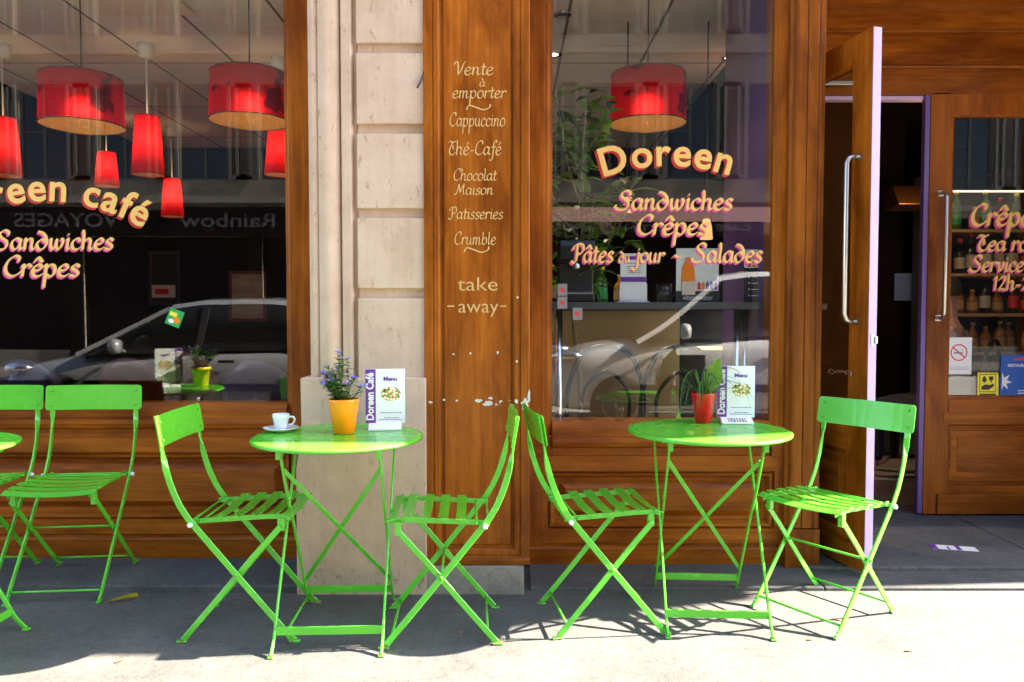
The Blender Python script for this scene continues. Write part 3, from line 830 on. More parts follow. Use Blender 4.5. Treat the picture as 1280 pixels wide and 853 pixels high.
# lettering on the closed leaf's glass, in leaf metres
m = MB()
for tx, a, b, base, xh in (('Crêpes', 1212, 1302, 282, 15), ('Tea room', 1221, 1315, 313.5, 11.5), ('Service continu', 1213, 1352, 339.5, 11.5), ('12h-23h', 1240, 1308, 362.5, 11)):
    m = MB(); script_line(m, tx, a, b, base, xh, YD + .0165, True, .24, .08); m.build('lettering', [M['cream'], M['pink_shade']], cl, 0, world=True)
# ------------------------------------------------------------------ folding bistro chairs
def make_chair():
    root = empty('bistro_chair')
    tag(root, '', 'chair', 'green folding bistro chairs outside the café')
    # uprights: one flat bar each from the backrest, round the seat hinge, down to the front foot
    prof = [(-.266, .800), (-.253, .725), (-.245, .675), (-.240, .645), (-.233, .61), (-.222, .57), (-.208, .53), (-.188, .485), (-.160, .44), (-.128, .40), (0, .243), (.10, .122), (.196, .006)]
    tw = [math.pi / 2] * 2 + [math.pi / 2 * .96, math.pi / 2 * .55, math.pi / 2 * .12] + [0] * 8
    for s in (-1, 1):
        m = MB()
        pts = [(x, s * .178, z) for x, z in prof]
        m.strap(pts, .0215, .007, (0, 1, 0), [a * s for a in tw])
        m.build('upright', M['green'], root, .0015, seg=1)
        m = MB()
        m.strap([(.208, s * .178, .004), (.196, s * .178, .006), (.186, s * .178, .02)], .026, .008, (0, 1, 0))
        m.box(.180, .218, s * .178 - .008, s * .178 + .008, 0, .008)
        m.build('foot', M['green'], root, .002, seg=1)
        m = MB()
        m.strap([(.150, s * .163, .405), (.06, s * .163, .305), (-.09, s * .163, .127), (-.192, s * .163, .008)], .0205, .007, (0, 1, 0))
        m.box(-.213, -.178, s * .163 - .008, s * .163 + .008, 0, .007)
        m.build('rear_leg', M['green'], root, .0015, seg=1)
        m = MB()
        Mx = Matrix.Translation((-.152, s * .186, .422)) @ Matrix.Rotation(R(90), 4, 'X')
        m.lathe([(.008, -.008), (.009, 0), (.008, .008)], 10, M=Mx)
        m.build('end_cap', M['white_plastic'], root, .001, seg=1)
    # rails under the slats with the lug that takes the rear leg
    m = MB()
    for s in (-1, 1):
        m.strap([(-.168, s * .152, .425), (-.05, s * .152, .432), (.10, s * .152, .440), (.165, s * .152, .440), (.185, s * .152, .432)], .018, .005, (0, 1, 0))
        m.box(.138, .160, s * .152 - .004, s * .152 + .014, .388, .436)
    for x, z in ((-.162, .424), (-.122, .428)):
        m.tube([(x, -.172, z), (x, .172, z)], .0045, 8)
    m.build('seat_frame', M['green'], root, .001, seg=1)
    for k, (x, z, a) in enumerate([(-.068, .4435, -2), (-.006, .4465, -2.5), (.056, .4495, -2.5), (.118, .4515, 0), (.172, .4465, 16)]):
        n, v, f = 8, [], []
        ca, sa = math.cos(R(a)), math.sin(R(a))
        for i in range(n + 1):
            y = -.176 + .352 * i / n
            dz = -.011 * (1 - (y / .176) ** 2)
            for dx, dd in ((-.0175, .0018), (.0175, .0018), (.0175, -.0018), (-.0175, -.0018)):
                v.append((x + dx * ca + dd * sa, y, z + dz - dx * sa + dd * ca))
        for i in range(n):
            for q in range(4):
                r = (q + 1) % 4
                f.append((4 * i + q, 4 * i + r, 4 * i + 4 + r, 4 * i + 4 + q))
        f += [(3, 2, 1, 0), (4 * n, 4 * n + 1, 4 * n + 2, 4 * n + 3)]
        mb = MB(); mb.add(v, f)
        for y in (-.152, .152):
            mb.lathe([(.006, 0), (.0055, .0015), (.003, .0025)], 8, M=Matrix.Translation((x, y, z + .0005 - .0028)))
        mb.build('seat_slat', M['green'], root)
    # backrest: bowed sheet with rounded corners
    n = 14; W, Hh, rc = .205, .054, .012
    prof2 = []
    for cx, cz, a0 in ((W - rc, Hh - rc, 0), (-W + rc, Hh - rc, 90), (-W + rc, -Hh + rc, 180), (W - rc, -Hh + rc, 270)):
        for i in range(5):
            a = R(a0 + 22.5 * i); prof2.append((cx + rc * math.cos(a), cz + rc * math.sin(a)))
    bm = bmesh.new()
    # grid across the sheet so that it can bow
    xs_ = [-W, -W + rc * .3, -W + rc] + [(-W + rc) + (2 * W - 2 * rc) * i / 10 for i in range(1, 10)] + [W - rc, W - rc * .3, W]
    def edge(y):
        d = W - abs(y)
        if d >= rc: return Hh
        return Hh - rc + math.sqrt(max(0, rc * rc - (rc - d) ** 2))
    v, f = [], []
    for y in xs_:
        e = edge(y); bow = .012 * (y / W) ** 2
        for zz in (e, 0.0, -e):
            for th in (0, .0025):
                x = -.261 + .0055 + th + bow - .006 - (zz) * .165
                v.append((x, y, .747 + zz))
    for i in range(len(xs_) - 1):
        a, b = 6 * i, 6 * i + 6
        for k in (0, 2):
            f += [(a + k, a + k + 2, b + k + 2, b + k), (a + k + 1, b + k + 1, b + k + 3, a + k + 3)]
        f += [(a, b, b + 1, a + 1), (a + 4, a + 5, b + 5, b + 4)]
    e = 6 * (len(xs_) - 1)
    f += [(0, 1, 3, 2), (2, 3, 5, 4), (e, e + 2, e + 3, e + 1), (e + 2, e + 4, e + 5, e + 3)]
    mb = MB(); mb.add(v, f, 0, False)
    for y in (-.178, .178):
        for zz in (.032, -.032):
            Mx = Matrix.Translation((-.2555 + .0098 - zz * .165, y, .747 + zz)) @ Matrix.Rotation(R(90 - 9), 4, 'Y')
            mb.lathe([(.0055, 0), (.005, .0018), (.002, .0028)], 10, M=Mx)
    mb.build('backrest', M['green'], root)
    for nm, x, z, y in (('stretcher', .172, .038, .178), ('stretcher', -.160, .047, .163), ('stretcher', 0, .243, .17)):
        m = MB(); m.tube([(x, -y, z), (x, y, z)], .0048, 8)
        if z > .2:
            for s in (-1, 1): m.lathe([(.008, 0), (.007, .003)], 10, M=Matrix.Translation((0, s * .1815, .243)) @ Matrix.Rotation(R(-90 * s), 4, 'X'))
        m.build(nm, M['green'], root)
    return root

chairs = [  # x, depth, direction faced (degrees from +x), tip about y when the rear feet stand on the ledge, label
    (-1.845, 3.180, -85, 'green folding chair against the café window, facing the street, its left foot near a yellow scrap'),
    (-2.280, 3.170, -86, 'green folding chair against the café window, its back cut by the edge of the picture'),
    (-.970, 2.795, 2.5, 'green folding chair drawn up to the coffee cup side of the orange-pot table'),
    (-.253, 2.760, 183, 'green folding chair facing the orange flower pot, in front of the wooden pilaster'),
    (.332, 2.840, 8, 'green folding chair facing the red-pot table, back to back with another chair'),
    (1.217, 2.915, 214.6, 'sunlit green folding chair set at an angle before the open door'),
]
proto = make_chair()
for i, (x, y, a, lab) in enumerate(chairs):
    c = proto if i == 0 else copy_tree(proto)
    c['label'] = lab
    if i < 2:
        c.location = (x, y, .0155); c.rotation_euler = (0, R(4.2), R(a))
    else:
        c.location = (x, y, .001); c.rotation_euler = (0, 0, R(a))
chairs_root = proto
proto['label'] = 'green folding chair against the café window, a yellow scrap by its front foot'

# ------------------------------------------------------------------ folding bistro tables
def make_table():
    root = empty('bistro_table')
    tag(root, '', 'table', 'round green bistro tables outside the café')
    r = .305
    m = MB()
    m.lathe([(.0, .7045), (.285, .7045), (.292, .700), (.301, .6955), (.3055, .6975), (.307, .702), (.306, .7065), (.301, .7095), (.292, .7100), (.286, .7095), (0, .7095)], 72)
    m.build('tabletop', M['green'], root)
    def frame(name, w, yt, yb, brace):
        f = empty  # each leg its own part
        for s in (-1, 1):
            m = MB()
            y2 = yb
            m.strap([(s * w, yt, .695), (s * w, yt * .55 + yb * .45 * .3, .50), (s * w * .99, yt + (yb - yt) * .5, .3475), (s * w * .985, yt + (yb - yt) * .93, .045), (s * w * .985, yb + (.012 if yb > 0 else -.012), .004)], .015, .008, (1, 0, 0))
            m.box(s * w * .985 - .010, s * w * .985 + .010, yb + (.0 if yb > 0 else -.024), yb + (.024 if yb > 0 else 0), 0, .006)
            m.build('leg', M['green'], root, .0015, seg=1)
        m = MB()
        yy = yt + (yb - yt) * .90
        m.box(-w * .985, w * .985, yy - .004, yy + .004, .055, .083)
        if brace:
            for s in (-1, 1):
                a = (s * w, yt + (yb - yt) * .13, .610); b = (-s * w * .985, yt + (yb - yt) * .86, .112)
                d = .006 * s
                m.strap([(a[0], a[1] + d, a[2]), ((a[0] + b[0]) / 2, (a[1] + b[1]) / 2 + d, (a[2] + b[2]) / 2), (b[0], b[1] + d, b[2])], .0155, .005, (0, 1, .3))
        m.build('cross_brace', M['green'], root, .001, seg=1)
        m = MB(); m.box(-w - .03, w + .03, yt - .006, yt + .006, .684, .703)
        for s in (-1, 1): m.box(s * w - .009, s * w + .009, yt - .016, yt + .016, .655, .703)
        m.build('top_rail', M['green'], root, .001, seg=1)
    frame('outer', .187, .165, -.232, False)
    frame('inner', .170, -.165, .238, True)
    return root
tabs = [(-.633, 2.755, 2, 'green round table with the orange flower pot and the coffee cup'),
        (.752, 2.895, -3, 'green round table with the red pot, in front of the lettered window'),
        (-2.015, 2.545, 90, 'green round table at the frame edge carrying the yellow pot')]
tproto = make_table()
for i, (x, y, a, lab) in enumerate(tabs):
    t = tproto if i == 0 else copy_tree(tproto)
    t['label'] = lab; t.location = (x, y, .001); t.rotation_euler = (0, 0, R(a))
TZ = .7115

# ------------------------------------------------------------------ what stands on the tables
def salad():
    t = NT('salad_photograph')
    v = t.coords()
    vo = t.node('ShaderNodeTexVoronoi'); vo.inputs['Scale'].default_value = 130; t.link(v, vo.inputs['Vector'])
    sp = t.node('ShaderNodeSeparateColor'); t.link(vo.outputs['Color'], sp.inputs[0])
    c = t.ramp(sp.outputs[0], [(0.0, lin(240, 226, 190)), (.25, lin(120, 150, 60)), (.45, lin(214, 168, 96)), (.62, lin(250, 240, 214)), (.75, lin(190, 92, 70)), (.9, lin(90, 70, 50))], 'CONSTANT')
    t.bsdf(c, .4)
    return t.m
M['salad'] = salad()
def ellipse(cx, cz, a, b, n=28): return [(cx + a * math.cos(2 * math.pi * i / n), cz + b * math.sin(2 * math.pi * i / n)) for i in range(n)]

def make_menu(colour_foot):
    """stands on its foot; card faces -y"""
    root = empty('menu_holder')
    W, Hh = .151, .208
    m = MB(); m.box(-W / 2, W / 2, 0, .003, .022, .022 + Hh); card = m.build('card', M['card'], root)
    m = MB(); m.box(-W / 2 + .001, -W / 2 + .040, -.0006, .0004, .023, .021 + Hh); m.build('purple_band', M['card_purple'], card)
    m = MB()
    T = Matrix.Translation((-W / 2 + .0315, -.0010, .034)) @ Matrix.Rotation(R(90), 4, 'X') @ Matrix.Rotation(R(90), 4, 'Z')
    put_font(m, 'Doreen Café', T, .040, .0012, 0, .0003, fit=.182)
    m.build('lettering', M['card'], card)
    m = MB()
    put_font(m, 'Menu', front(.020, -.0006, .185), .021, .0008, 0, .0003, fit=.051, center=True)
    m.build('lettering', M['card_purple'], card)
    m = MB(); m.plate(ellipse(.022, .133, .045, .033), -.0006, .001); m.build('plate_photo', M['porcelain'], card)
    m = MB(); m.plate(ellipse(.022, .134, .038, .027), -.0011, .001); m.build('plate_photo', M['salad'], card)
    m = MB()
    for z, a, b in ((.060, -.020, .062), (.040, -.004, .052), (.033, -.022, .068)):
        x = a
        rnd = random.Random(int(z * 1000))
        while x < b:
            w = rnd.uniform(.004, .011); m.box(x, min(x + w, b), -.0005, .001, z, z + .0032); x += w + .0028
    m.build('small_print', M['print_grey'], card)
    m = MB()
    m.prism([(-.052, 0), (.040, 0), (.040, .004), (.006, .022), (-.006, .022), (-.052, .006)], -.062, .062)
    ft = m.build('foot', M['white_plastic'], root, .001)
    if colour_foot:
        cols = ['red_print', 'orange_pot', 'green_print', 'card_purple', 'blue_print', 'black_print']
        mm = MB()
        sl = math.atan2(.016, .046)
        for i in range(7):
            for j in range(3):
                x, u = -.036 + i * .011, .008 + j * .012
                Tm = Matrix.Translation((x, -.052 + u * math.cos(sl), .006 + u * math.sin(sl) + .0004)) @ Matrix.Rotation(sl, 4, 'X')
                mm.box(0, .007, 0, .008, 0, .0006, (i * 2 + j) % 6, M=Tm)
        mm.build('printed_dots', [M[c] for c in cols], ft)
    return root
def set_thing(o, x, y, z, rz, label, cat, group=None):
    o.location = (x, y, z); o.rotation_euler = (0, 0, R(rz)); tag(o, label, cat, group); return o
MG = 'menu cards standing on the bistro tables'
set_thing(make_menu(False), ax(481, 2.91), 2.905, TZ, 7, 'white and purple menu card standing behind the orange flower pot', 'menu', MG)
set_thing(make_menu(True), ax(919.5, 3.08), 3.065, TZ, -4, 'white and purple menu card beside the red pot, colour dots on its foot', 'menu', MG)
set_thing(make_menu(False), -2.05, 2.46, TZ, 158, 'menu card beside the yellow pot, seen in the window reflection', 'menu', MG)

# cup and saucer
c = empty('coffee_cup', (-.866, 2.835, TZ + .0098)); tag(c, 'white espresso cup on a saucer at the edge of the green table', 'cup')
m = MB(); m.lathe([(.0, .001), (.019, .001), (.021, .003), (.025, .02), (.031, .045), (.0325, .056), (.031, .0565), (.029, .046), (.022, .02), (.012, .008), (0, .007)], 32); cb = m.build('cup_body', M['porcelain'], c)
m = MB(); m.tube(smooth_path([(.030, .004, .046), (.046, .005, .044), (.049, .006, .030), (.040, .005, .018), (.027, .003, .016)], 6), .0036, 8); m.build('handle', M['porcelain'], c)
m = MB(); m.lathe([(0, .046), (.0285, .046)], 24); m.build('coffee', M['coffee'], c)
s = MB(); s.lathe([(0, .001), (.032, .001), (.036, .004), (.060, .012), (.066, .0155), (.065, .017), (.050, .011), (.030, .0075), (0, .0072)], 40)
sa = s.build('saucer', M['porcelain']); sa.location = (-.866, 2.835, TZ); tag(sa, 'white saucer under the espresso cup', 'saucer')
m = MB(); m.tube(smooth_path([(-.06, -.03, .021), (-.02, -.042, .0145), (.01, -.046, .0135), (.03, -.048, .0145)], 4), [.0016] * 12 + [.0035], 6)
sp = m.build('teaspoon', M['chrome']); sp.location = (-.866, 2.835, TZ + .001); tag(sp, 'small steel teaspoon lying on the saucer', 'spoon')

def pot(mat, prof, n=36):
    root = empty('flower_pot')
    m = MB(); m.lathe(prof, n); m.build('pot', M[mat], root)
    zt = max(z for r, z in prof)
    rt = max(r for r, z in prof)
    m = MB(); m.lathe([(0, zt - .014), (rt * .9, zt - .016)], 20); m.build('soil', M['soil'], root)
    return root
def leaf_mesh(mb, p, d, up, L, W, mi=0, bend=.25, seg=3):
    """a leaf blade from p along d, bent down, folded a little along its rib"""
    d = Vector(d).normalized(); up = Vector(up)
    s = d.cross(up)
    if s.length < 1e-4: s = Vector((1, 0, 0))
    s.normalize(); n = s.cross(d).normalized()
    v, f = [], []
    for i in range(seg + 1):
        t = i / seg
        w = W * math.sin(math.pi * min(.97, t * .9 + .1)) * .5
        c = Vector(p) + d * L * t - n * L * bend * t * t
        v += [c + s * w + n * w * .25, c, c - s * w + n * w * .25]
    for i in range(seg):
        b = 3 * i
        f += [(b, b + 1, b + 4, b + 3), (b + 1, b + 2, b + 5, b + 4)]
    mb.add(v, f, mi, True)
def leaf_mat(name, a, b, trans=0.35):
    t = NT(name)
    n = t.noise(t.coords(), 45, 4)
    c = t.ramp(n, [(.3, a), (.7, b)])
    pb = t.node('ShaderNodeBsdfPrincipled'); t.link(c, pb.inputs['Base Color']); pb.inputs['Roughness'].default_value = .4
    tr = t.node('ShaderNodeBsdfTranslucent'); t.link(c, tr.inputs['Color'])
    mx = t.node('ShaderNodeMixShader'); mx.inputs[0].default_value = trans
    t.link(pb.outputs[0], mx.inputs[1]); t.link(tr.outputs[0], mx.inputs[2]); t.link(mx.outputs[0], t.out.inputs['Surface'])
    return t.m
M['leaf'] = leaf_mat('green_leaf', (0.06, 0.15, 0.02), (0.12, 0.26, 0.04))
M['leaf_dark'] = leaf_mat('dark_leaf', (0.025, 0.065, 0.02), (0.06, 0.13, 0.03), .2)
M['leaf_bright'] = leaf_mat('bright_leaf', (0.15, 0.32, 0.025), (0.24, 0.44, 0.04), .45)
M['petal'] = plain('blue_petal', lin(128, 122, 222), .6, var=.25, scale=60)
M['petal_pale'] = plain('faded_petal', lin(140, 110, 150), .6, var=.25, scale=60)
M['petal_mauve'] = plain('mauve_petal', lin(176, 86, 186), .6, var=.2, scale=60)

def aster(parent, h, spread, petals, n, seed, zt):
    rnd = random.Random(seed)
    g, st, fl = MB(), MB(), MB()
    for k in range(n):
        a = rnd.uniform(0, 2 * math.pi); rr = spread * rnd.uniform(.15, 1) ** .8
        top = Vector((rr * math.cos(a), rr * math.sin(a), zt + h * rnd.uniform(.35, 1.0) * (1 - .3 * rr / spread)))
        base = Vector((.02 * math.cos(a), .02 * math.sin(a), zt - .01))
        mid = base.lerp(top, .5) + Vector((rnd.uniform(-.01, .01), rnd.uniform(-.01, .01), .015))
        pts = smooth_path([base, mid, top], 5)
        st.tube(pts, .0013, 5)
        for i, p in enumerate(pts[1:-1]):
            for q in range(3):
                b = rnd.uniform(0, 6.28)
                leaf_mesh(g, p, (math.cos(b), math.sin(b), rnd.uniform(.1, .9)), (0, 0, 1), rnd.uniform(.022, .042), .010, rnd.choice([0, 0, 1]), .3, 3)
        if k % 5 != 4:
            tilt = Vector((rnd.uniform(-.6, .6), rnd.uniform(-.9, .2), 1)).normalized()
            x = tilt.orthogonal().normalized(); y = tilt.cross(x)
            mi = 0 if rnd.random() < .72 else 1
            for ring, (np_, L, upf) in enumerate(((15, .0125, .25), (11, .009, .8))):
                for i in range(np_):
                    b = 2 * math.pi * i / np_ + ring
                    d = (x * math.cos(b) + y * math.sin(b)) + tilt * upf
                    leaf_mesh(fl, top, d, tilt, L * 1.2, .005, mi, .1, 2)
            fl.lathe([(0, .004), (.003, .003), (.0035, 0)], 8, 2, M=Matrix.Translation(top))
        else:
            fl.lathe([(0, .012), (.004, .008), (.004, .002), (0, 0)], 8, 1, M=Matrix.Translation(top))
    st.build('stem', M['leaf'], parent)
    g.build('foliage', [M['leaf'], M['leaf_dark']], parent)
    fl.build('blossom', [M[petals[0]], M[petals[1]], M['yellow_print']], parent)
PG = 'flower pots standing on the bistro tables'
o = pot('orange_pot', [(0, 0), (.036, 0), (.039, .002), (.050, .085), (.0555, .119), (.0565, .127), (.054, .128), (.052, .118), (.047, .085), (.036, .01), (0, .008)])
set_thing(o, ax(428, 2.79), 2.80, TZ, 0, 'orange pot of blue-violet asters on the table with the coffee cup', 'flower pot', PG)
aster(o, .200, .085, ('petal', 'petal_pale'), 20, 5, .118)
o = pot('red_pot', [(0, 0), (.029, 0), (.032, .003), (.043, .09), (.0485, .116), (.049, .122), (.046, .122), (.040, .09), (.028, .01), (0, .008)])
set_thing(o, ax(880, 3.07), 3.065, TZ, 0, 'glossy red pot with a spider plant and one broad bright leaf', 'flower pot', PG)
rnd = random.Random(11)
m = MB()
for k in range(46):
    a = rnd.uniform(0, 6.283); L = rnd.uniform(.09, .19); hh = rnd.uniform(.02, .11)
    p0 = Vector((.018 * math.cos(a), .018 * math.sin(a), .112))
    pts = smooth_path([p0, p0 + Vector((math.cos(a) * L * .35, math.sin(a) * L * .35, hh)), p0 + Vector((math.cos(a) * L * .8, math.sin(a) * L * .8, hh * .75)), p0 + Vector((math.cos(a) * L, math.sin(a) * L, hh * .1 - rnd.uniform(0, .07)))], 4)
    w = rnd.uniform(.005, .008)
    v, f = [], []
    for i, p in enumerate(pts):
        s_ = Vector((-math.sin(a), math.cos(a), 0)) * w * .5 * (1 - (i / (len(pts))) ** 2)
        v += [p + s_, p + Vector((0, 0, -.0012)), p - s_]
    for i in range(len(pts) - 1):
        b = 3 * i; f += [(b, b + 1, b + 4, b + 3), (b + 1, b + 2, b + 5, b + 4)]
    m.add(v, f, rnd.choice([0, 0, 1]), True)
m.build('foliage', [M['leaf_dark'], M['leaf']], o)
m = MB(); leaf_mesh(m, (.008, -.01, .118), (.34, .05, 1), (0, -1, .1), .152, .078, 0, -.12, 8); m.build('broad_leaf', M['leaf_bright'], o)
o = pot('yellow_pot', [(0, 0), (.036, 0), (.039, .002), (.052, .1), (.058, .1), (.058, .118), (.054, .118), (.047, .09), (.036, .01), (0, .008)])
set_thing(o, -1.875, 2.42, TZ, 0, 'yellow pot of mauve flowers, seen only as a reflection in the window', 'flower pot', PG)
aster(o, .16, .10, ('petal_mauve', 'petal'), 20, 9, .108)

# ------------------------------------------------------------------ things lying on the ground
m = MB()
v = [(0, 0, .002), (.02, .012, .008), (.004, .022, .003), (.045, .03, .010), (.035, .045, .004), (.07, .052, .012), (.062, .07, .003)]
m.add(v, [(0, 1, 2), (1, 3, 4, 2), (3, 5, 6, 4)])
m.add([(a, b, c - .0015) for a, b, c in v], [(2, 1, 0), (2, 4, 3, 1), (4, 6, 5, 3)])
o = m.build('wrapper', M['yellow_print']); x, _ = at(133, 756, 3.0); o.location = (-1.615, 2.965, .001); o.scale = (1.35, 1.35, 2.6); o.rotation_euler = (0, 0, R(-10)); tag(o, 'crumpled yellow scrap of wrapper on the pavement', 'litter')
t = empty('leaflet', (2.115, 3.60, .0295), R(-14)); tag(t, 'white leaflet with purple bars lying on the doorstep', 'leaflet')
m = MB(); m.box(-.10, .10, -.035, .035, 0, .0012); m.build('sheet', M['card'], t)
m = MB(); m.box(-.10, -.072, -.0345, .0345, .0009, .0018); m.box(.01, .03, -.0345, .0345, .0009, .0018); m.box(-.03, -.02, -.034, .01, .0009, .0018); m.build('purple_bar', M['card_purple'], t)
M['twig'] = plain('dry_leaf', (0.25, 0.10, 0.035), .8, var=.3)
for i, (px, py, a) in enumerate([(136, 837, 60), (1023, 807, 175), (1140, 822, 20), (575, 800, 90), (1060, 782, 160)]):
    D = FPX * 1.16 / (py - 390); xx = (px - 640) * D / FPX
    m = MB(); leaf_mesh(m, (0, 0, .003), (1, 0, .05), (0, 0, 1), .035, .012, 0, .2, 4)
    o = m.build('dry_leaf', M['twig']); o.location = (xx, D, .001); o.rotation_euler = (0, 0, R(a))
    tag(o, ['small dry brown leaf on the sunlit pavement nearest the yellow scrap', 'dry brown leaf just before the front foot of the sunlit chair', 'dry brown leaf alone on the sunlit pavement before the doorstep', 'dry brown leaf in the shade under the chair facing the orange pot', 'dry brown leaf between the legs of the sunlit chair'][i], 'leaf', 'dry leaves on the pavement')
# ------------------------------------------------------------------ the room behind the glass
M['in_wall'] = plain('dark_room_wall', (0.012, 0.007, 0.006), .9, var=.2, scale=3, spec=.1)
M['in_wall_tan'] = plain('tan_panel', (0.50, 0.30, 0.11), .5, var=.1, scale=4)
M['in_floor'] = plain('room_floor', (0.24, 0.18, 0.14), .35, var=.25, scale=5)
def ceiling_mat():
    t = NT('ceiling_tiles')
    b = t.node('ShaderNodeTexBrick'); b.offset = 0.0
    b.inputs['Scale'].default_value = 1.0; b.inputs['Brick Width'].default_value = 0.6; b.inputs['Row Height'].default_value = 1.2
    b.inputs['Mortar Size'].default_value = 0.010; b.inputs['Color1'].default_value = (.86, .82, .75, 1); b.inputs['Color2'].default_value = (.76, .72, .66, 1); b.inputs['Mortar'].default_value = (.2, .19, .18, 1)
    t.link(t.coords(loc=(.25, .3, 0)), b.inputs['Vector'])
    n = t.noise(t.coords((1, 6, 1)), 3, 4)
    c = t.mix(.3, b.outputs['Color'], t.ramp(n, [(.3, (.7, .7, .7)), (.7, (1.1, 1.1, 1.1))]), 'MULTIPLY')
    t.bsdf(c, .9, spec=.2)
    return t.m
M['ceil'] = ceiling_mat()
FZ = .03
m = MB(); m.box(-5.6, 1.285, 3.62, 10.6, -.05, FZ - .002); m.box(1.286, 5.6, 4.422, 10.6, -.05, FZ - .002); structure(m.build('floor', M['in_floor']))
m = MB(); m.box(-5.6, 5.6, 3.55, 10.6, 3.0, 3.05); structure(m.build('ceiling', M['ceil']))
m = MB(); m.box(1.30, 5.0, 4.31, 8.59, 2.62, 2.66); structure(m.build('ceiling', M['in_wall']))  # lower dark sheet added so that the entrance reads dark
m = MB(); m.box(-5.6, 5.6, 8.6, 8.7, .1, 3.0); structure(m.build('interior_wall', M['in_wall']))
m = MB(); m.box(-4.2, -4.1, 3.6, 8.6, .1, 3.0); structure(m.build('interior_wall', M['in_wall']))
m = MB(); m.box(5.0, 5.1, 4.3, 8.6, .1, 3.0); structure(m.build('interior_wall', M['in_wall']))
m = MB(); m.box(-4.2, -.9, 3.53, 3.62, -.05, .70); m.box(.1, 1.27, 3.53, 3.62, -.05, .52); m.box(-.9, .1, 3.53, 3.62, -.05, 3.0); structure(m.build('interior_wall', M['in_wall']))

# ---- pendant lamps
def shade_mat(name, blot):
    """lamp fabric: red outside, pale inside, letting the bulb glow through"""
    t = NT(name)
    w = t.noise(t.coords((60, 60, 1)), 3, 3)
    col = t.ramp(w, [(.3, (.30, .004, .008)), (.7, (.40, .006, .012))] if blot else [(.3, (.46, .008, .014)), (.7, (.56, .010, .018))])
    if blot:
        k = t.ramp(t.noise(t.coords(loc=(.3, .9, .2)), 8, 2, .5), [(.60, (0, 0, 0)), (.66, (.85, .85, .85))])
        col = t.mix(k, col, (.03, .003, .006, 1))
    ge = t.node('ShaderNodeNewGeometry')
    inner = t.mix(ge.outputs['Backfacing'], col, (.62, .36, .13, 1) if blot else (.95, .55, .32, 1))
    di = t.node('ShaderNodeBsdfDiffuse'); tr = t.node('ShaderNodeBsdfTranslucent'); rf = t.node('ShaderNodeBsdfRefraction')
    rf.inputs['IOR'].default_value = 1.4; rf.inputs['Roughness'].default_value = .7
    m1 = t.node('ShaderNodeMixShader'); m1.inputs[0].default_value = .45 if blot else .7
    m2 = t.node('ShaderNodeMixShader'); m2.inputs[0].default_value = .5 if blot else .05
    t.link(inner, di.inputs['Color']); t.link(col, tr.inputs['Color']); t.link(col, rf.inputs['Color'])
    t.link(di.outputs[0], m1.inputs[1]); t.link(tr.outputs[0], m1.inputs[2]); t.link(m1.outputs[0], m2.inputs[1]); t.link(rf.outputs[0], m2.inputs[2]); t.link(m2.outputs[0], t.out.inputs['Surface'])
    return t.m
M['shade_drum'] = shade_mat('red_lamp_fabric', True)
M['shade_cone'] = shade_mat('plain_red_lamp_fabric', False)
def lining():
    t = NT('shade_lining')
    di = t.node('ShaderNodeBsdfDiffuse'); tr = t.node('ShaderNodeBsdfTranslucent'); mx = t.node('ShaderNodeMixShader'); mx.inputs[0].default_value = .72
    di.inputs['Color'].default_value = (.50, .27, .09, 1); tr.inputs['Color'].default_value = (.9, .8, .7, 1)
    t.link(di.outputs[0], mx.inputs[1]); t.link(tr.outputs[0], mx.inputs[2]); t.link(mx.outputs[0], t.out.inputs['Surface'])
    return t.m
M['shade_in'] = lining()
M['bulb'] = glowing('lit_bulb', (1, .62, .28), 8)
CEIL = 3.0
def lamp(name, X, Y, ztop, zbot, r1, r2, drum, watt, label, group):
    root = empty(name, (X, Y, CEIL)); tag(root, label, 'lamp', group)
    a, b = ztop - CEIL, zbot - CEIL
    m = MB(); m.lathe([(r1, a), (r2, b)], 48)
    m.f = [f for f in m.f if len(f) == 4]; m.m = m.m[:len(m.f)]; m.sm = m.sm[:len(m.f)]
    sh = m.build('shade', M['shade_drum' if drum else 'shade_cone'], root)
    m = MB()
    for r, z in ((r1, a), (r2, b)):
        ring = [(r * math.cos(2 * math.pi * i / 40), r * math.sin(2 * math.pi * i / 40), z) for i in range(41)]
        m.tube(ring, .003, 6)
    m.build('rim', M['black' if drum else 'shade_cone'], sh)
    m = MB(); m.tube([(0, 0, 0), (0, 0, a + .02 if drum else a)], .0035 if drum else .006, 8)
    for i in range(3):
        w = 2 * math.pi * i / 3; m.tube([(0, 0, a - .01), (r1 * math.cos(w), r1 * math.sin(w), a)], .0025, 6)
    m.build('cord', M['black' if drum else 'white_plastic'], root)
    m = MB(); m.lathe([(.055, 0), (.055, -.04), (.045, -.095), (.01, -.10)] if not drum else [(.05, 0), (.05, -.02), (.01, -.03)], 20); m.build('ceiling_rose', M['white_plastic' if not drum else 'black'], root)
    zb = b + (a - b) * (.32 if drum else .55)
    m = MB(); m.lathe([(0, -.03), (.016, -.024), (.022, -.006), (.017, .014), (.008, .03), (0, .032)], 14, M=Matrix.Translation((0, 0, zb))); m.build('bulb', M['bulb'], root)
    ld = bpy.data.lights.new('bulb_light', 'POINT'); ld.energy = watt; ld.color = (1, .60, .30); ld.shadow_soft_size = .03
    lo = bpy.data.objects.new('bulb_light', ld); COL.objects.link(lo); lo.parent = root; lo.location = (0, 0, zb - .055 if drum else zb + .065)
    return root
GD, GC = 'red drum pendant lamps in the café', 'slim red pendant lamps in the café'
def drum(px, p0, p1, Y, lab):
    X, z1 = at(px, p0, Y); _, z0 = at(px, p1, Y)
    lamp('pendant_lamp', X, Y, z1, z0, .192, .200, True, .15, lab, GD)
drum(102, 98, 158, 3.95, 'lit red drum lamp above the word café')
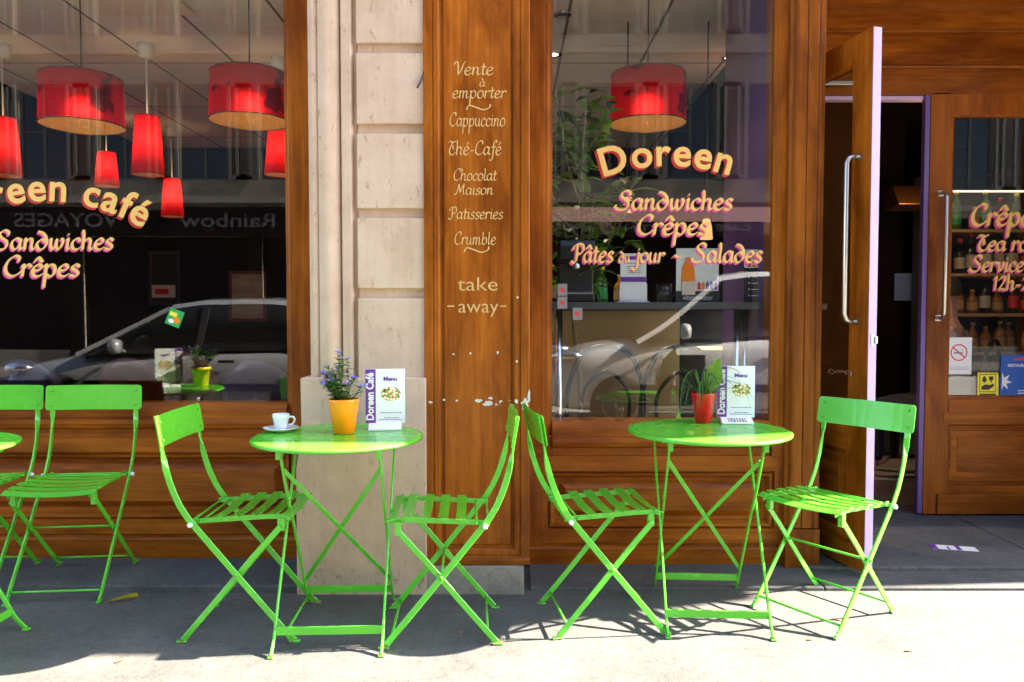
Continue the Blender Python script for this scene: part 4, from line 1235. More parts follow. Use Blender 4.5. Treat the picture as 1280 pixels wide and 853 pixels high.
drum(312, 93, 152, 3.95, 'lit red drum lamp beside the frame of the window lettered café')
drum(810, 94, 155, 4.03, 'lit red drum lamp hanging over the word Doreen beside the plant')
def slim(px, p0, p1, Y, lab):
    X, z1 = at(px, p0, Y); _, z0 = at(px, p1, Y)
    lamp('pendant_lamp', X, Y, z1, z0, .078, .108, False, .075, lab, GC)
slim(184, 146, 219, 5.3, 'slim red lamp between the two drum lamps')
slim(4, 148, 220, 5.3, 'slim red lamp cut by the edge of the frame')
slim(349, 164, 219, 5.6, 'slim red lamp half hidden behind the brown window frame')
slim(133, 191, 233, 7.2, 'slim red lamp far back, behind the letters of café')
slim(215, 224, 271, 7.6, 'lowest and farthest slim red lamp, just past the accent of café')

# spot lamps in the ceiling
M['spot_lit'] = glowing('lit_spot', (1, .78, .5), 1.2)
for px, py, lit in ((703, 18, 0), (692, 68, 1), (912, 72, 1)):
    t_ = (426.5 - py) / FPX; Y = (CEIL - CAM_Z) / (math.tan(math.atan(t_) - PITCH))
    X, _ = at(px, py, Y)
    o = empty('ceiling_spot', (X, Y, CEIL)); tag(o, ['unlit round ceiling spot nearest the pane', 'lit ceiling spot next to the left edge of the pane', 'lit ceiling spot right of the red drum lamp, by the purple wall'][(px == 692) + 2 * (px == 912)], 'spotlight', 'recessed spotlights in the café ceiling')
    m = MB(); m.lathe([(.035, 0), (.036, -.006), (.055, -.008), (.058, 0)], 24); m.build('trim_ring', M['chrome'], o)
    if lit:
        sd = bpy.data.lights.new('spot_beam', 'SPOT'); sd.energy = 26; sd.spot_size = R(110); sd.spot_blend = .6; sd.color = (1, .82, .6); sd.shadow_soft_size = .03
        so = bpy.data.objects.new('spot_beam', sd); COL.objects.link(so); so.parent = o; so.location = (0, 0, -.02)
    m = MB(); m.lathe([(0, -.003), (.034, -.003)], 20); m.build('lens', M['spot_lit'] if lit else M['white_plastic'], o)
# a long bright ceiling panel and a strip tube over the entrance
m = MB(); m.box(-2.55, -1.95, 4.15, 4.75, 2.985, 2.998); o = m.build('ceiling_panel', plain('pale_ceiling_panel', (.8, .74, .6), .6, var=.02)); tag(o, 'pale square ceiling panel beside the first drum lamp', 'ceiling panel')

# ---- right window: high shelf at the glass and what stands on it
Ys = 3.66
o = empty('bar_shelf', (.64, 3.70, FZ)); tag(o, 'dark narrow bar shelf on chrome posts behind the lettered pane', 'shelf')
zt = az(378, 3.56)
m = MB(); m.box(.17, 1.19, 3.56, 3.86, zt - .034, zt); m.build('board', M['dark_grey'], o, .003, world=True)
for px in (699, 922, 936):
    m = MB(); m.tube([(ax(px, 3.66), 3.66 + .06 * (px == 936), .1), (ax(px, 3.66), 3.66 + .06 * (px == 936), zt - .034)], .017, 14); m.build('post', M['chrome'], o, world=True)
ST = zt + .001
def on_shelf(px, Y=3.68): return ax(px, Y), Y
# paper menu in a clear stand
x, y = on_shelf(791); o = empty('menu_stand', (x, y, ST)); tag(o, 'white paper menu in a clear stand with a purple stripe, behind the pane', 'menu')
m = MB(); m.box(-.062, .062, -.01, -.006, .01, .235); m.build('sheet', M['card'], o)
m = MB(); m.box(-.061, .061, -.0115, -.0095, .098, .122); m.box(-.061, .061, -.0115, -.0095, .205, .222); m.build('purple_bar', M['card_purple'], o)
m = MB()
for z in (.14, .15, .16, .17, .185): m.box(-.03, .035, -.0110, -.0095, z, z + .003)
m.build('small_print', M['print_grey'], o)
m = MB(); m.box(-.066, .066, -.014, -.012, .0, .09); m.lathe([(0, .012), (.06, .010), (.085, 0)], 24, sx=1.0); m.build('holder', M['white_plastic'], o, .001)
# tumbler
x, y = on_shelf(830); m = MB(); m.lathe([(0, .004), (.030, .004), (.038, .09), (.040, .09), (.033, 0), (0, 0)], 24); o = m.build('tumbler', M['clear']); o.location = (x, y, ST); tag(o, 'clear drinking glass on the bar shelf between two cards', 'glass')
# bottle poster
x, y = on_shelf(872); o = empty('drink_poster', (x, y, ST)); tag(o, 'white drink poster with a large yellow bottle on a black foot', 'poster')
m = MB(); m.box(-.105, .10, 0, .004, .055, .26); m.build('sheet', M['card'], o)
m = MB(); m.box(-.106, .106, -.004, .004, .0, .054); m.build('footer', M['black_print'], o)
m = MB(); put_font(m, 'vitaminwater', front(.0, -.0046, .012), .034, 0, 0, .0003, fit=.145, center=True); m.build('lettering', M['card'], o)
m = MB(); m.plate([(-.078, .035), (-.015, .035), (-.014, .11), (-.020, .17), (-.034, .195), (-.036, .215), (-.060, .215), (-.062, .195), (-.076, .17), (-.080, .11)], -.006, .002); m.build('bottle_picture', M['orange_pot'], o)
m = MB(); m.plate([(-.0785, .036), (-.0145, .036), (-.0135, .10), (-.080, .10)], -.008, .002); m.build('bottle_picture', M['steel'], o)
m = MB()
for i, c in enumerate(range(5)): m.plate([(-.002 + i * .02, .062), (.013 + i * .02, .062), (.013 + i * .02, .088), (.008 + i * .02, .1), (.003 + i * .02, .1), (-.002 + i * .02, .088)], -.002, .002, i)
m.build('bottle_picture', [M['red_print'], M['orange_pot'], M['card_purple'], M['blue_print'], M['petal_mauve']], o)
# black price board
x, y = on_shelf(953); o = empty('price_board', (x - .005, y, ST)); tag(o, 'black and white price board with small bottles at the end of the bar shelf', 'sign')
m = MB(); m.box(-.085, .085, 0, .004, .0, .165); m.build('board', M['black_print'], o)
m = MB(); m.box(-.085, .085, -.001, .0045, .166, .255); hd = m.build('header', M['card'], o)
m = MB()
for i in range(6): m.plate([(-.07 + i * .024, .172), (-.055 + i * .024, .172), (-.055 + i * .024, .205), (-.06 + i * .024, .225), (-.066 + i * .024, .225), (-.07 + i * .024, .205)], -.003, .002, i % 4)
m.build('bottle_picture', [M['red_print'], M['orange_pot'], M['petal_mauve'], M['blue_print']], hd)
m = MB()
for z in (.03, .06, .09, .12): m.box(-.05, .06, -.0012, .001, z, z + .004); m.box(-.065, -.058, -.0012, .001, z, z + .006)
m.build('small_print', M['card'], o)
# coffee machine, black, at the left
x, y = on_shelf(718, 3.75); o = empty('coffee_machine', (x + .005, y, ST)); tag(o, 'black coffee machine standing at the plant end of the bar shelf', 'machine')
m = MB(); m.prism([(-.10, 0), (.12, 0), (.12, .30), (-.09, .30), (-.10, .27), (-.10, .21), (-.02, .19), (-.02, .05), (-.10, .04)], -.085, .085); m.build('casing', M['black'], o, .006)
m = MB(); m.lathe([(.02, 0), (.02, .02), (.012, .03), (.012, .05)], 14, M=Matrix.Translation((0, -.06, .16))); m.build('spout', M['chrome'], o)
m = MB(); m.box(-.08, .08, -.098, -.025, .041, .046); m.build('drip_tray', M['steel'], o)

# ---- counter deeper in the room, with bar lights
o = empty('counter', (.55, 4.75, FZ)); tag(o, 'tan fronted counter inside, behind the bar shelf', 'counter')
m = MB(); m.box(.12, 1.02, 4.62, 4.66, .1, 1.17); m.box(.12, .16, 4.66, 5.2, .1, 1.17); m.build('front', M['in_wall_tan'], o, .004, world=True)
m = MB(); m.box(.10, 1.9, 4.58, 5.25, 1.172, 1.21); m.build('worktop', M['dark_grey'], o, .004, world=True)
m = MB(); m.box(1.03, 1.9, 4.66, 4.70, .1, 1.17); m.build('front', M['black'], o, .004, world=True)
m = MB(); m.box(1.05, 1.42, 4.60, 4.62, .93, .95); m.build('light_strip', glowing('warm_light_strip', (1, .60, .2), .22), o, world=True)
m = MB(); m.box(1.05, 1.42, 4.58, 4.64, .952, .965); m.build('light_shelf', M['dark_grey'], o, world=True)

def bottle(mat, cap, labelmat, h=.29, r=.036):
    root = empty('bottle')
    m = MB(); m.lathe([(0, 0), (r, .002), (r, h * .58), (r * .8, h * .68), (r * .36, h * .78), (r * .34, h * .97), (0, h * .97)], 16); m.build('glass_body', mat, root)
    m = MB(); m.lathe([(0, h), (r * .42, h), (r * .42, h * .9), (r * .3, h * .9)], 12); m.build('cap', cap, root)
    m = MB(); m.lathe([(r + .001, h * .14), (r + .001, h * .46)], 16); m.f = m.f[:16]; m.m = m.m[:16]; m.sm = m.sm[:16]; m.build('paper_label', labelmat, root)
    return root
mats_b = [plain('wine_bottle', (.008, .012, .008), .12, var=.05), plain('green_bottle', (.05, .16, .03), .15, var=.1), plain('amber_bottle', (.30, .11, .015), .15, var=.1), plain('cola_bottle', (.03, .008, .004), .15, var=.1)]
pb = [bottle(mats_b[0], M['red_print'], plain('cream_label', (.42, .36, .25), .6), .30), bottle(mats_b[1], M['yellow_print'], M['green_print'], .27, .038), bottle(mats_b[2], plain('gold_cap', (.5, .34, .1), .4), plain('ochre_label', (.45, .26, .08), .6), .20, .040), bottle(mats_b[3], M['red_print'], M['red_print'], .25, .034)]
used = set()
def put_bottle(k, x, y, z, lab, grp):
    o = pb[k] if k not in used else copy_tree(pb[k])
    used.add(k); o.location = (x, y, z); o.rotation_euler = (0, 0, random.uniform(0, 6)); w_ = random.uniform(.86, 1.1); o.scale = (w_, w_, random.uniform(.82, 1.12)); tag(o, lab, 'bottle', grp)
# on the counter behind the right window
for i in range(5): put_bottle([0, 3, 0, 1, 2][i], .26 + i * .11 + random.uniform(-.01, .01), 4.95, 1.212, 'bottle on the counter behind the lettered pane', 'bottles on the counter behind the lettered pane')

# small lamp with a warm cone seen through the lettering
for lpx, lpy, llab in ((882, 274, 'small warm glass lamp at the end of the word Crêpes'), (783, 240, 'small warm glass lamp behind the S of Sandwiches')):
  o = empty('counter_lamp', (ax(lpx, 4.9), 4.9, CEIL)); tag(o, llab, 'lamp', 'small glass lamps over the counter')
  za = az(lpy, 4.9) - CEIL
  m = MB(); m.lathe([(.02, za), (.034, za - .05), (.04, za - .13)], 20); m.f = m.f[:40]; m.m = m.m[:40]; m.sm = m.sm[:40]; m.build('shade', glowing('lit_glass_shade', (1, .48, .18), .13), o)
  m = MB(); m.tube([(0, 0, 0), (0, 0, za)], .005); m.build('cord', M['black'], o)

# bentwood chairs by the window
def bent_chair(x, y, rz, lab):
    root = empty('bentwood_chair', (x, y, FZ), R(rz)); tag(root, lab, 'chair', 'black bentwood chairs inside the café')
    m = MB(); m.tube(smooth_path([(-.19, -.18, .46), (-.20, -.20, .70), (-.13, -.22, .90), (0, -.225, .95), (.13, -.22, .90), (.20, -.20, .70), (.19, -.18, .46)], 6), .013, 8)
    m.tube(smooth_path([(-.11, -.18, .46), (-.12, -.21, .70), (0, -.22, .82), (.12, -.21, .70), (.11, -.18, .46)], 6), .010, 8); m.build('back_hoop', M['black'], root)
    m = MB(); m.lathe([(0, .44), (.20, .44), (.215, .455), (.21, .47), (0, .475)], 28); m.build('seat', M['black'], root)
    for a in (45, 135, 225, 315):
        m = MB(); m.tube([(.16 * math.cos(R(a)), .16 * math.sin(R(a)), .445), (.20 * math.cos(R(a)), .20 * math.sin(R(a)), 0)], .013, 8); m.build('leg', M['black'], root)
for i, (px, Y) in enumerate(((752, 4.15), (842, 4.1))):
    bent_chair(ax(px, Y), Y + .02, 0, ['black bentwood chair under the coffee machine side of the bar shelf', 'black bentwood chair behind the red pot plant, inside'][i])

# round shell chairs behind the left window
def shell_chair(px, Y, mat, lab, rz=0):
    root = empty('shell_chair', (ax(px, Y), Y, FZ), R(rz)); tag(root, lab, 'chair', 'round shell chairs inside the café')
    m = MB()
    v, f = [], []
    n = 24
    for k in range(5):
        rr = .205 * (k / 4)
        for i in range(n):
            a = 2 * math.pi * i / n
            x_, z_ = rr * math.cos(a), rr * math.sin(a)
            v.append((x_, -.16 - .05 * z_ / .2 + .06 * (x_ / .2) ** 2, .66 + z_))
    for k in range(4):
        for i in range(n):
            j = (i + 1) % n; f.append((k * n + i, k * n + j, (k + 1) * n + j, (k + 1) * n + i))
    m.add(v, f, 0, True); o = m.build('back_shell', mat, root); s_ = o.modifiers.new('thick', 'SOLIDIFY'); s_.thickness = .012
    m = MB(); m.lathe([(0, .43), (.18, .43), (.20, .45), (.19, .465), (0, .455)], 24); m.build('seat', mat, root)
    m = MB()
    for s in (-1, 1): m.tube([(s * .1, -.12, .44), (s * .1, -.165, .55)], .012)
    m.build('bracket', M['chrome'], root)
    for a in (45, 135, 225, 315):
        m = MB(); m.tube([(.13 * math.cos(R(a)), .13 * math.sin(R(a)), .435), (.19 * math.cos(R(a)), .19 * math.sin(R(a)), 0)], .011, 8); m.build('leg', M['chrome'], root)
M['shell_purple'] = plain('purple_shell', (.045, .018, .06), .3, var=.05); M['shell_red'] = plain('red_shell', (.10, .008, .01), .3, var=.05)
for i, (px, Y, mt, lab) in enumerate([(50, 4.5, 'shell_purple', 'purple round backed chair inside, below the word Crêpes'), (178, 4.6, 'shell_red', 'red round backed chair inside, nearest the lettered word Crêpes'), (240, 5.3, 'shell_red', 'red round backed chair farthest from the window glass'), (330, 4.4, 'shell_purple', 'purple round backed chair inside, beside the window frame')]):
    shell_chair(px, Y, M[mt], lab)

# potted tree behind the right pane
o = empty('potted_tree', (ax(722, 3.95), 3.96, FZ)); tag(o, 'leafy indoor tree in a pot behind the coffee machine', 'plant')
m = MB(); m.lathe([(0, 0), (.13, 0), (.17, .30), (.16, .30), (.12, .02), (0, .02)], 24); m.build('pot', M['dark_grey'], o)
M['bark'] = plain('pale_bark', (.32, .24, .14), .8, var=.2, scale=50)
rnd = random.Random(21)
m = MB(); lf = MB()
tips = []
m.tube(smooth_path([(0, 0, .25), (.02, .01, .7), (-.02, 0, 1.15), (.03, .01, 1.6), (0, 0, 1.98)], 6), [.017 - .0004 * i for i in range(25)], 8)
for k in range(26):
    z0 = rnd.uniform(1.15, 1.98); a = rnd.uniform(0, 6.28); L = rnd.uniform(.14, .30)
    e = Vector((math.cos(a) * L, math.sin(a) * L * .7 - .10, z0 + rnd.uniform(.10, .46)))
    pts = smooth_path([(0, 0, z0), (e.x * .5, e.y * .5, z0 + (e.z - z0) * .35), tuple(e)], 5)
    m.tube(pts, [.006 - .0004 * i for i in range(len(pts))], 6)
    tips.append(pts)
for pts in tips:
    for p in pts[3:]:
        for q in range(2):
            b = rnd.uniform(0, 6.28)
            leaf_mesh(lf, p + Vector((rnd.uniform(-.02, .02), rnd.uniform(-.02, .02), rnd.uniform(-.02, .02))), (math.cos(b), math.sin(b), rnd.uniform(-.3, .5)), (0, 0, 1), rnd.uniform(.07, .12), .052, rnd.choice([0, 2, 2, 2, 1]), .35, 4)
m.build('trunk', M['bark'], o); lf.build('crown', [M['leaf'], M['leaf_dark'], M['leaf_bright']], o)

# ---- back of the left room: pictures, boards, glazed door
def flat(name, px0, px1, py0, py1, Y, matl, lab, cat, rim=None):
    x0, z1 = at(px0, py0, Y); x1, z0 = at(px1, py1, Y)
    o = empty(name, ((x0 + x1) / 2, Y, z0)); tag(o, lab, cat)
    w, h = (x1 - x0) / 2, z1 - z0
    m = MB(); m.box(-w, w, -.012, 0, 0, h); m.build('sheet', matl, o)
    if rim:
        m = MB(); b = .035
        m.box(-w - b, w + b, -.03, 0.0, -b, -.001); m.box(-w - b, w + b, -.03, 0, h + .001, h + b); m.box(-w - b, -w - .001, -.03, 0, 0, h); m.box(w + .001, w + b, -.03, 0, 0, h); m.build('frame', rim, o, .003)
    return o
def photo_mat(name, a, b, sc):
    t = NT(name); n = t.noise(t.coords((1, 1, 3)), sc, 6); t.bsdf(t.ramp(n, [(.35, a), (.65, b)]), .4); return t.m
flat('framed_photo', 0, 28, 352, 384, 8.5, photo_mat('sea_photograph', (.16, .20, .26), (.55, .58, .6), 2.5), 'framed pale landscape photograph on the far wall', 'picture', M['card'])
flat('blue_poster', 32, 50, 345, 410, 8.56, M['blue_print'], 'tall blue poster beside the framed photograph', 'poster')
o = flat('menu_board', 190, 222, 318, 378, 8.5, M['black_print'], 'blackboard with a white notice on the far wall', 'board', M['dark_grey'])
m = MB(); m.box(-.14, .12, -.02, -.011, .05, .19); n_ = m.build('notice', M['card'], o)
m = MB(); m.box(-.1, .05, -.024, -.019, .09, .15); m.build('red_picture', M['red_print'], n_)
o = flat('menu_board', 68, 110, 315, 450, 8.3, M['black_print'], 'tall dark menu board with an orange card on it', 'board', M['dark_grey'])
m = MB()
for i in range(16): m.box(-.16 + (i % 3) * .02, .12 + (i % 4) * .015, -.016, -.0115, .52 + i * .035, .526 + i * .035)
m.box(.02, .16, -.018, -.0115, .12, .26, 1); m.build('chalk_lines', [M['print_grey'], M['orange_pot']], o)
flat('poster', 290, 330, 343, 398, 8.5, photo_mat('faded_poster', (.3, .22, .18), (.6, .52, .45), 3), 'pale faded poster on the far wall by the window frame', 'poster', plain('dark_red_frame', (.16, .02, .02), .4))

# ---- through the entrance: display shelves with bottles, notice, copper hood, shop assistant
Yq = 5.35
o = empty('display_shelves', (ax(1260, Yq), Yq + .2, FZ)); tag(o, 'open display shelves stocked with bottles behind the closed door leaf', 'shelves')
xa, xb = ax(1176, Yq), ax(1176, Yq) + 1.15
lv = [az(p, Yq) for p in (440, 392, 342, 287)]
for z in lv:
    m = MB(); m.box(xa, xb, Yq - .02, Yq + .34, z - .022, z); m.build('shelf', plain('pale_shelf', (.4, .36, .3), .4, var=.05) if z == lv[0] else M['in_wall_tan'], o, .002, world=True)
for x in (xa - .03, xb + .002):
    m = MB(); m.box(x, x + .028, Yq - .01, Yq + .34, .1, 2.15); m.build('side_panel', M['dark_grey'], o, .002, world=True)
m = MB(); m.box(xa, xb, Yq + .342, Yq + .36, .1, 2.14); m.build('back_panel', M['in_wall'], o, world=True)
m = MB(); m.box(xa + .01, xb - .01, Yq + .02, Yq + .034, 2.0, 2.012); m.build('light_strip', glowing('cool_light_strip', (1, .85, .6), .16), o, world=True)
names = ['bottle on the lowest display shelf behind the closed door leaf', 'bottle on the second lowest display shelf behind the closed door leaf', 'bottle on the display shelf with the dark wine bottles', 'bottle on the top display shelf under the light strip']
for r_, z in enumerate(lv):
    n = 11
    for i in range(n):
        k = [(2, 2, 3, 2, 1), (2, 0, 2, 2, 3), (0, 0, 0, 3, 0), (1, 3, 1, 2, 1)][r_][random.randrange(5)]
        put_bottle(k, xa + .06 + i * .098 + random.uniform(-.014, .014), Yq + .07 + random.uniform(-.02, .03), z + .001, names[r_], ['bottles on the lowest display shelf', 'bottles on the second lowest display shelf', 'wine bottles on the third display shelf', 'bottles on the top display shelf'][r_])
Yn = 5.81
o = flat('notice', 1118, 1140, 342, 376, Yn, plain('bluish_paper', lin(120, 140, 190), .5), 'bluish paper notice seen through the open doorway', 'notice')
x0_, z0_ = at(1114, 262, 5.0); x1_, z1_ = at(1156, 233, 5.0)
o = empty('copper_hood', (x0_, 5.0, z0_)); tag(o, 'small copper hood in the dark doorway, lit by an added light', 'lamp')
m = MB(); m.prism([(-.10, .02), (.10, 0), (.10, .15), (-.02, .15)], 0, .22); m.build('hood', plain('copper', (.7, .3, .1), .3, 1.0), o, .004)
ld = bpy.data.lights.new('added_hood_light', 'POINT'); ld.energy = .8; ld.color = (1, .6, .3); ld.shadow_soft_size = .04  # point light added in front of the hood to brighten the copper
lo = bpy.data.objects.new('added_hood_light', ld); COL.objects.link(lo); lo.parent = o; lo.location = (.1, -.32, .05)
m = MB(); m.box(x0_ - .3, ax(1176, Yq) - .035, 5.82, 5.86, .03, 3.0); structure(m.build('interior_wall', M['in_wall']))

def skin_body(name, V, E, rad, mats, parent, root_i=0, lvl=1):
    me = bpy.data.meshes.new(name); me.from_pydata(V, E, [])
    o = bpy.data.objects.new(name, me); COL.objects.link(o)
    if parent: o.parent = parent
    if not me.skin_vertices: 
        bm = bmesh.new(); bm.from_mesh(me); bm.verts.layers.skin.verify(); bm.to_mesh(me); bm.free()
    for i, r in enumerate(rad):
        sv = me.skin_vertices[0].data[i]; sv.radius = r if isinstance(r, tuple) else (r, r); sv.use_root = (i == root_i)
    o.modifiers.new('skin', 'SKIN'); s = o.modifiers.new('sub', 'SUBSURF'); s.levels = s.render_levels = lvl
    me.materials.append(mats)
    return o
M['skin'] = plain('skin', (.55, .30, .21), .5, var=.05); M['shirt'] = plain('white_shirt', (.72, .72, .73), .8, var=.05); M['trousers'] = plain('dark_trousers', (.02, .02, .025), .8); M['hair'] = plain('dark_hair', (.02, .012, .008), .6)
Xp, Yp = ax(1194, 4.95), 4.95
p = empty('person', (Xp, Yp, FZ), R(-135)); tag(p, 'person in a white shirt sitting inside behind the closed door leaf', 'person')
V = [(0, 0, .50), (0, -.01, .72), (0, -.03, .96), (0, -.04, 1.07), (0, -.06, 1.17), (0, -.075, 1.27),
     (.10, -.10, .50), (.11, -.46, .49), (.11, -.44, .10), (.11, -.56, .04), (-.10, -.10, .50), (-.11, -.46, .49), (-.11, -.44, .10), (-.11, -.56, .04),
     (.18, -.03, .98), (.225, .0, .72), (.15, -.06, .60), (.08, -.13, .585), (-.18, -.03, .98), (-.225, .0, .72), (-.15, -.06, .60), (-.08, -.13, .585)]
E = [(0, 1), (1, 2), (2, 3), (3, 4), (4, 5), (0, 6), (6, 7), (7, 8), (8, 9), (0, 10), (10, 11), (11, 12), (12, 13), (2, 14), (14, 15), (15, 16), (16, 17), (2, 18), (18, 19), (19, 20), (20, 21)]
rad = [(.13, .10), (.12, .09), (.13, .10), .05, .085, .08, .085, .055, .04, .035, .085, .055, .04, .035, .055, .042, .032, .035, .055, .042, .032, .035]
for s, w in ((1, 17), (-1, 21)):
    for i, (dx, dz, L) in enumerate(((-.026, .0, .075), (-.009, .004, .085), (.009, .003, .08), (.025, 0, .065), (-.035 * s, .02, .05))):
        b = len(V); bx = (.05 * s) + dx * .8
        V += [(bx, -.14 - L * .4, .59 + dz), (bx, -.14 - L * .75, .575 + dz)]; E += [(w, b), (b, b + 1)]; rad += [.010, .008]
skin_body('body', V, E, rad, M['skin'], p)
V = [(0, 0, .48), (0, -.01, .70), (0, -.03, .96), (0, -.04, 1.03), (.185, -.03, .985), (.23, .0, .72), (.185, -.13, .65), (-.185, -.03, .985), (-.23, .0, .72), (-.185, -.13, .65)]
skin_body('shirt', V, [(0, 1), (1, 2), (2, 3), (2, 4), (4, 5), (5, 6), (2, 7), (7, 8), (8, 9)], [(.155, .125), (.145, .115), (.15, .12), .065, .068, .058, .05, .068, .058, .05], M['shirt'], p)
V = [(0, 0, .50), (.10, -.10, .50), (.11, -.46, .49), (.11, -.44, .10), (-.10, -.10, .50), (-.11, -.46, .49), (-.11, -.44, .10)]
skin_body('trousers', V, [(0, 1), (1, 2), (2, 3), (0, 4), (4, 5), (5, 6)], [(.15, .12), .10, .07, .06, .10, .07, .06], M['trousers'], p)
m = MB(); m.lathe([(0, .105), (.05, .095), (.085, .05), (.092, 0), (.085, -.03)], 18, M=Matrix.Translation((0, -.055, 1.265))); m.build('hair', M['hair'], p)
m = MB()
m.add([(-.012, -.150, 1.225), (.012, -.150, 1.225), (0, -.178, 1.228), (0, -.150, 1.262)], [(0, 1, 2), (1, 3, 2), (3, 0, 2), (0, 3, 1)]); m.build('nose', M['skin'], p)
bent_chair(Xp, Yp, 45, 'black bentwood chair under the person in the white shirt')

# ---- notices stuck on the glass of the door and the windows
def sticker(name, px0, px1, py0, py1, Y, matl, lab, cat, rot=0):
    x0, z1 = at(px0, py0, Y); x1, z0 = at(px1, py1, Y)
    o = empty(name, ((x0 + x1) / 2, Y, (z0 + z1) / 2)); o.rotation_euler = (0, R(rot), 0); tag(o, lab, cat)
    w, h = (x1 - x0) / 2, (z1 - z0) / 2
    m = MB(); m.box(-w, w, -.0008, 0, -h, h); m.build('sheet', matl, o)
    return o, w, h
Yk = YD + .0172
o, w, h = sticker('no_smoking_sign', 1183, 1214, 422, 468, Yk - .002, M['card'], 'white no smoking notice with a red barred circle on the door glass', 'sign')
m = MB(); rr = w * .66; cz = h * .18
for i in range(36):
    a, b = 2 * math.pi * i / 36, 2 * math.pi * (i + 1) / 36
    v = [(r_ * math.cos(q), y_, cz + r_ * math.sin(q)) for y_ in (-.0014, -.0004) for q in (a, b) for r_ in (rr, rr * .86)]
    m.add(v, [(0, 1, 3, 2), (4, 6, 7, 5), (0, 2, 6, 4), (1, 5, 7, 3)])
m.box(-rr, rr, -.0016, -.0004, -.0035, .0035, M=Matrix.Translation((0, 0, cz)) @ Matrix.Rotation(R(40), 4, 'Y'))
m.build('barred_circle', M['red_print'], o)
m = MB(); m.box(-rr * .6, rr * .45, -.0012, -.0004, cz - .006, cz + .002); m.tube(smooth_path([(rr * .5, -.001, cz + .004), (rr * .3, -.001, cz + .014), (rr * .5, -.001, cz + .02)], 4), .0012, 5); m.build('cigarette_picture', M['print_grey'], o)
m = MB()
for z in (-.75, -.68, -.61): m.box(-w * .8, w * .8, -.0012, -.0004, h * z, h * z + .0015)
m.build('small_print', M['print_grey'], o)
o, w, h = sticker('payment_sticker', 1222, 1247, 466, 497, Yk - .002, M['yellow_print'], 'yellow sticker with a hand and glass drawn in black', 'sticker')
m = MB(); b = w * .8
for a0, a1, c0, c1 in ((-b, b, h * .9, h * .84), (-b, b, -h * .52, -h * .58), (-b, -b + .003, -h * .52, h * .84), (b - .003, b, -h * .52, h * .84)): m.box(a0, a1, -.0012, -.0004, min(c0, c1), max(c0, c1))
m.plate([(-w * .6, -h * .1), (-w * .2, h * .05), (w * .2, -.0), (w * .6, h * .12), (w * .6, -h * .1), (w * .1, -h * .38), (-w * .6, -h * .38)], -.0014, -.0004)
m.plate([(w * .1, h * .7), (w * .55, h * .7), (w * .5, h * .4), (w * .36, h * .32), (w * .36, h * .16), (w * .28, h * .16), (w * .28, h * .32), (w * .14, h * .4)], -.0013, -.0004)
m.plate([(-w * .5, h * .6), (-w * .3, h * .75), (-w * .1, h * .4), (-w * .25, h * .2), (-w * .55, h * .3)], -.0013, -.0004)
m.box(-w * .8, w * .8, -.0012, -.0004, -h * .82, -h * .70)
m.build('drawing', M['black_print'], o)
o, w, h = sticker('restaurant_sticker', 1251, 1290, 444, 497, Yk - .002, M['blue_print'], 'blue sticker reading RESTAURANT with a big white star', 'sticker')
m = MB()
star = []
for i in range(14):
    a = R(90 + i * 360 / 14 + 8); r_ = (.052 if i % 2 == 0 else .022)
    star.append((-w * .9 + max(-.006, r_ * math.cos(a)) + .006, -h * .25 + r_ * math.sin(a)))
m.plate(star, -.0014, -.0004); m.build('star', M['card'], o)
m = MB(); put_font(m, 'RESTAURANT', front(-w * .55, -.0014, h * .45), .022, .0004, 0, .0003, fit=w * 1.45); m.box(w * .1, w * .75, -.0013, -.0004, -h * .7, -h * .66); m.box(w * .1, w * .6, -.0013, -.0004, -h * .82, -h * .78); m.build('lettering', M['card'], o)
m = MB(); m.box(-w * .2, w * .8, -.0013, -.0004, h * .76, h * .86); m.build('red_bar', M['red_print'], o)
o, w, h = sticker('green_sticker', 209, 228, 387, 408, YL - .002, M['green_print'], 'small tilted green and yellow sticker on the window glass', 'sticker', 22)
m = MB(); m.box(-w * .8, w * .2, -.0014, -.0004, h * .1, h * .6); m.plate(ellipse(w * .3, -h * .2, w * .5, h * .4, 14), -.0014, -.0004, 1); m.plate(ellipse(-w * .3, -h * .5, w * .4, h * .25, 12), -.0016, -.0004, 2); m.build('picture', [M['yellow_print'], M['orange_pot'], M['card']], o)
for i, (px, py) in enumerate(((703, 363), (703, 379), (722, 393))):
    o, w, h = sticker('card_sticker', px - 6, px + 6, py - 8, py + 7, YR - .002, plain('pale_sticker', (.2, .185, .185), .5), ['pale square sticker with a red heart, just above the bar shelf', 'pale sticker with a red heart level with the bar shelf edge', 'pale sticker with a red heart, the lowest of three'][i], 'sticker', )
    m = MB(); m.plate([(0, -h * .5), (w * .5, 0), (w * .35, h * .35), (0, h * .15), (-w * .35, h * .35), (-w * .5, 0)], -.0014, -.0004); m.build('heart', M['red_print'], o)
# ------------------------------------------------------------------ the other side of the street (seen in the window glass)
M['opp_stone'] = plain('opposite_stone', (.22, .19, .155), .9, var=.15, scale=2, spec=.2)
M['opp_glass'] = plain('dark_window', (.012, .014, .018), .06, var=.05)
M['shutter'] = plain('white_shutter', (.11, .105, .10), .6, var=.04)
M['awning'] = plain('pink_awning', (.20, .10, .095), .8, var=.1)
M['shop_dark'] = plain('dark_shopfront', (.009, .006, .006), .6, var=.15, scale=2, spec=.08)
YO = -9.2
opp = empty('street_building', (0, YO, 0)); tag(opp, 'pale stone building across the street with white shutters, seen in the glass', 'building')
cols = [-11.6, -9.9, -8.2, -6.5, -4.8, -3.1, -1.4, .35, 2.05, 3.75, 5.45, 7.15, 8.85, 10.55, 12.25]
ops = []
for x in cols:
    for z0, z1 in ((3.95, 5.95), (6.95, 8.95)): ops.append((x - .5, x + .5, z0, z1))
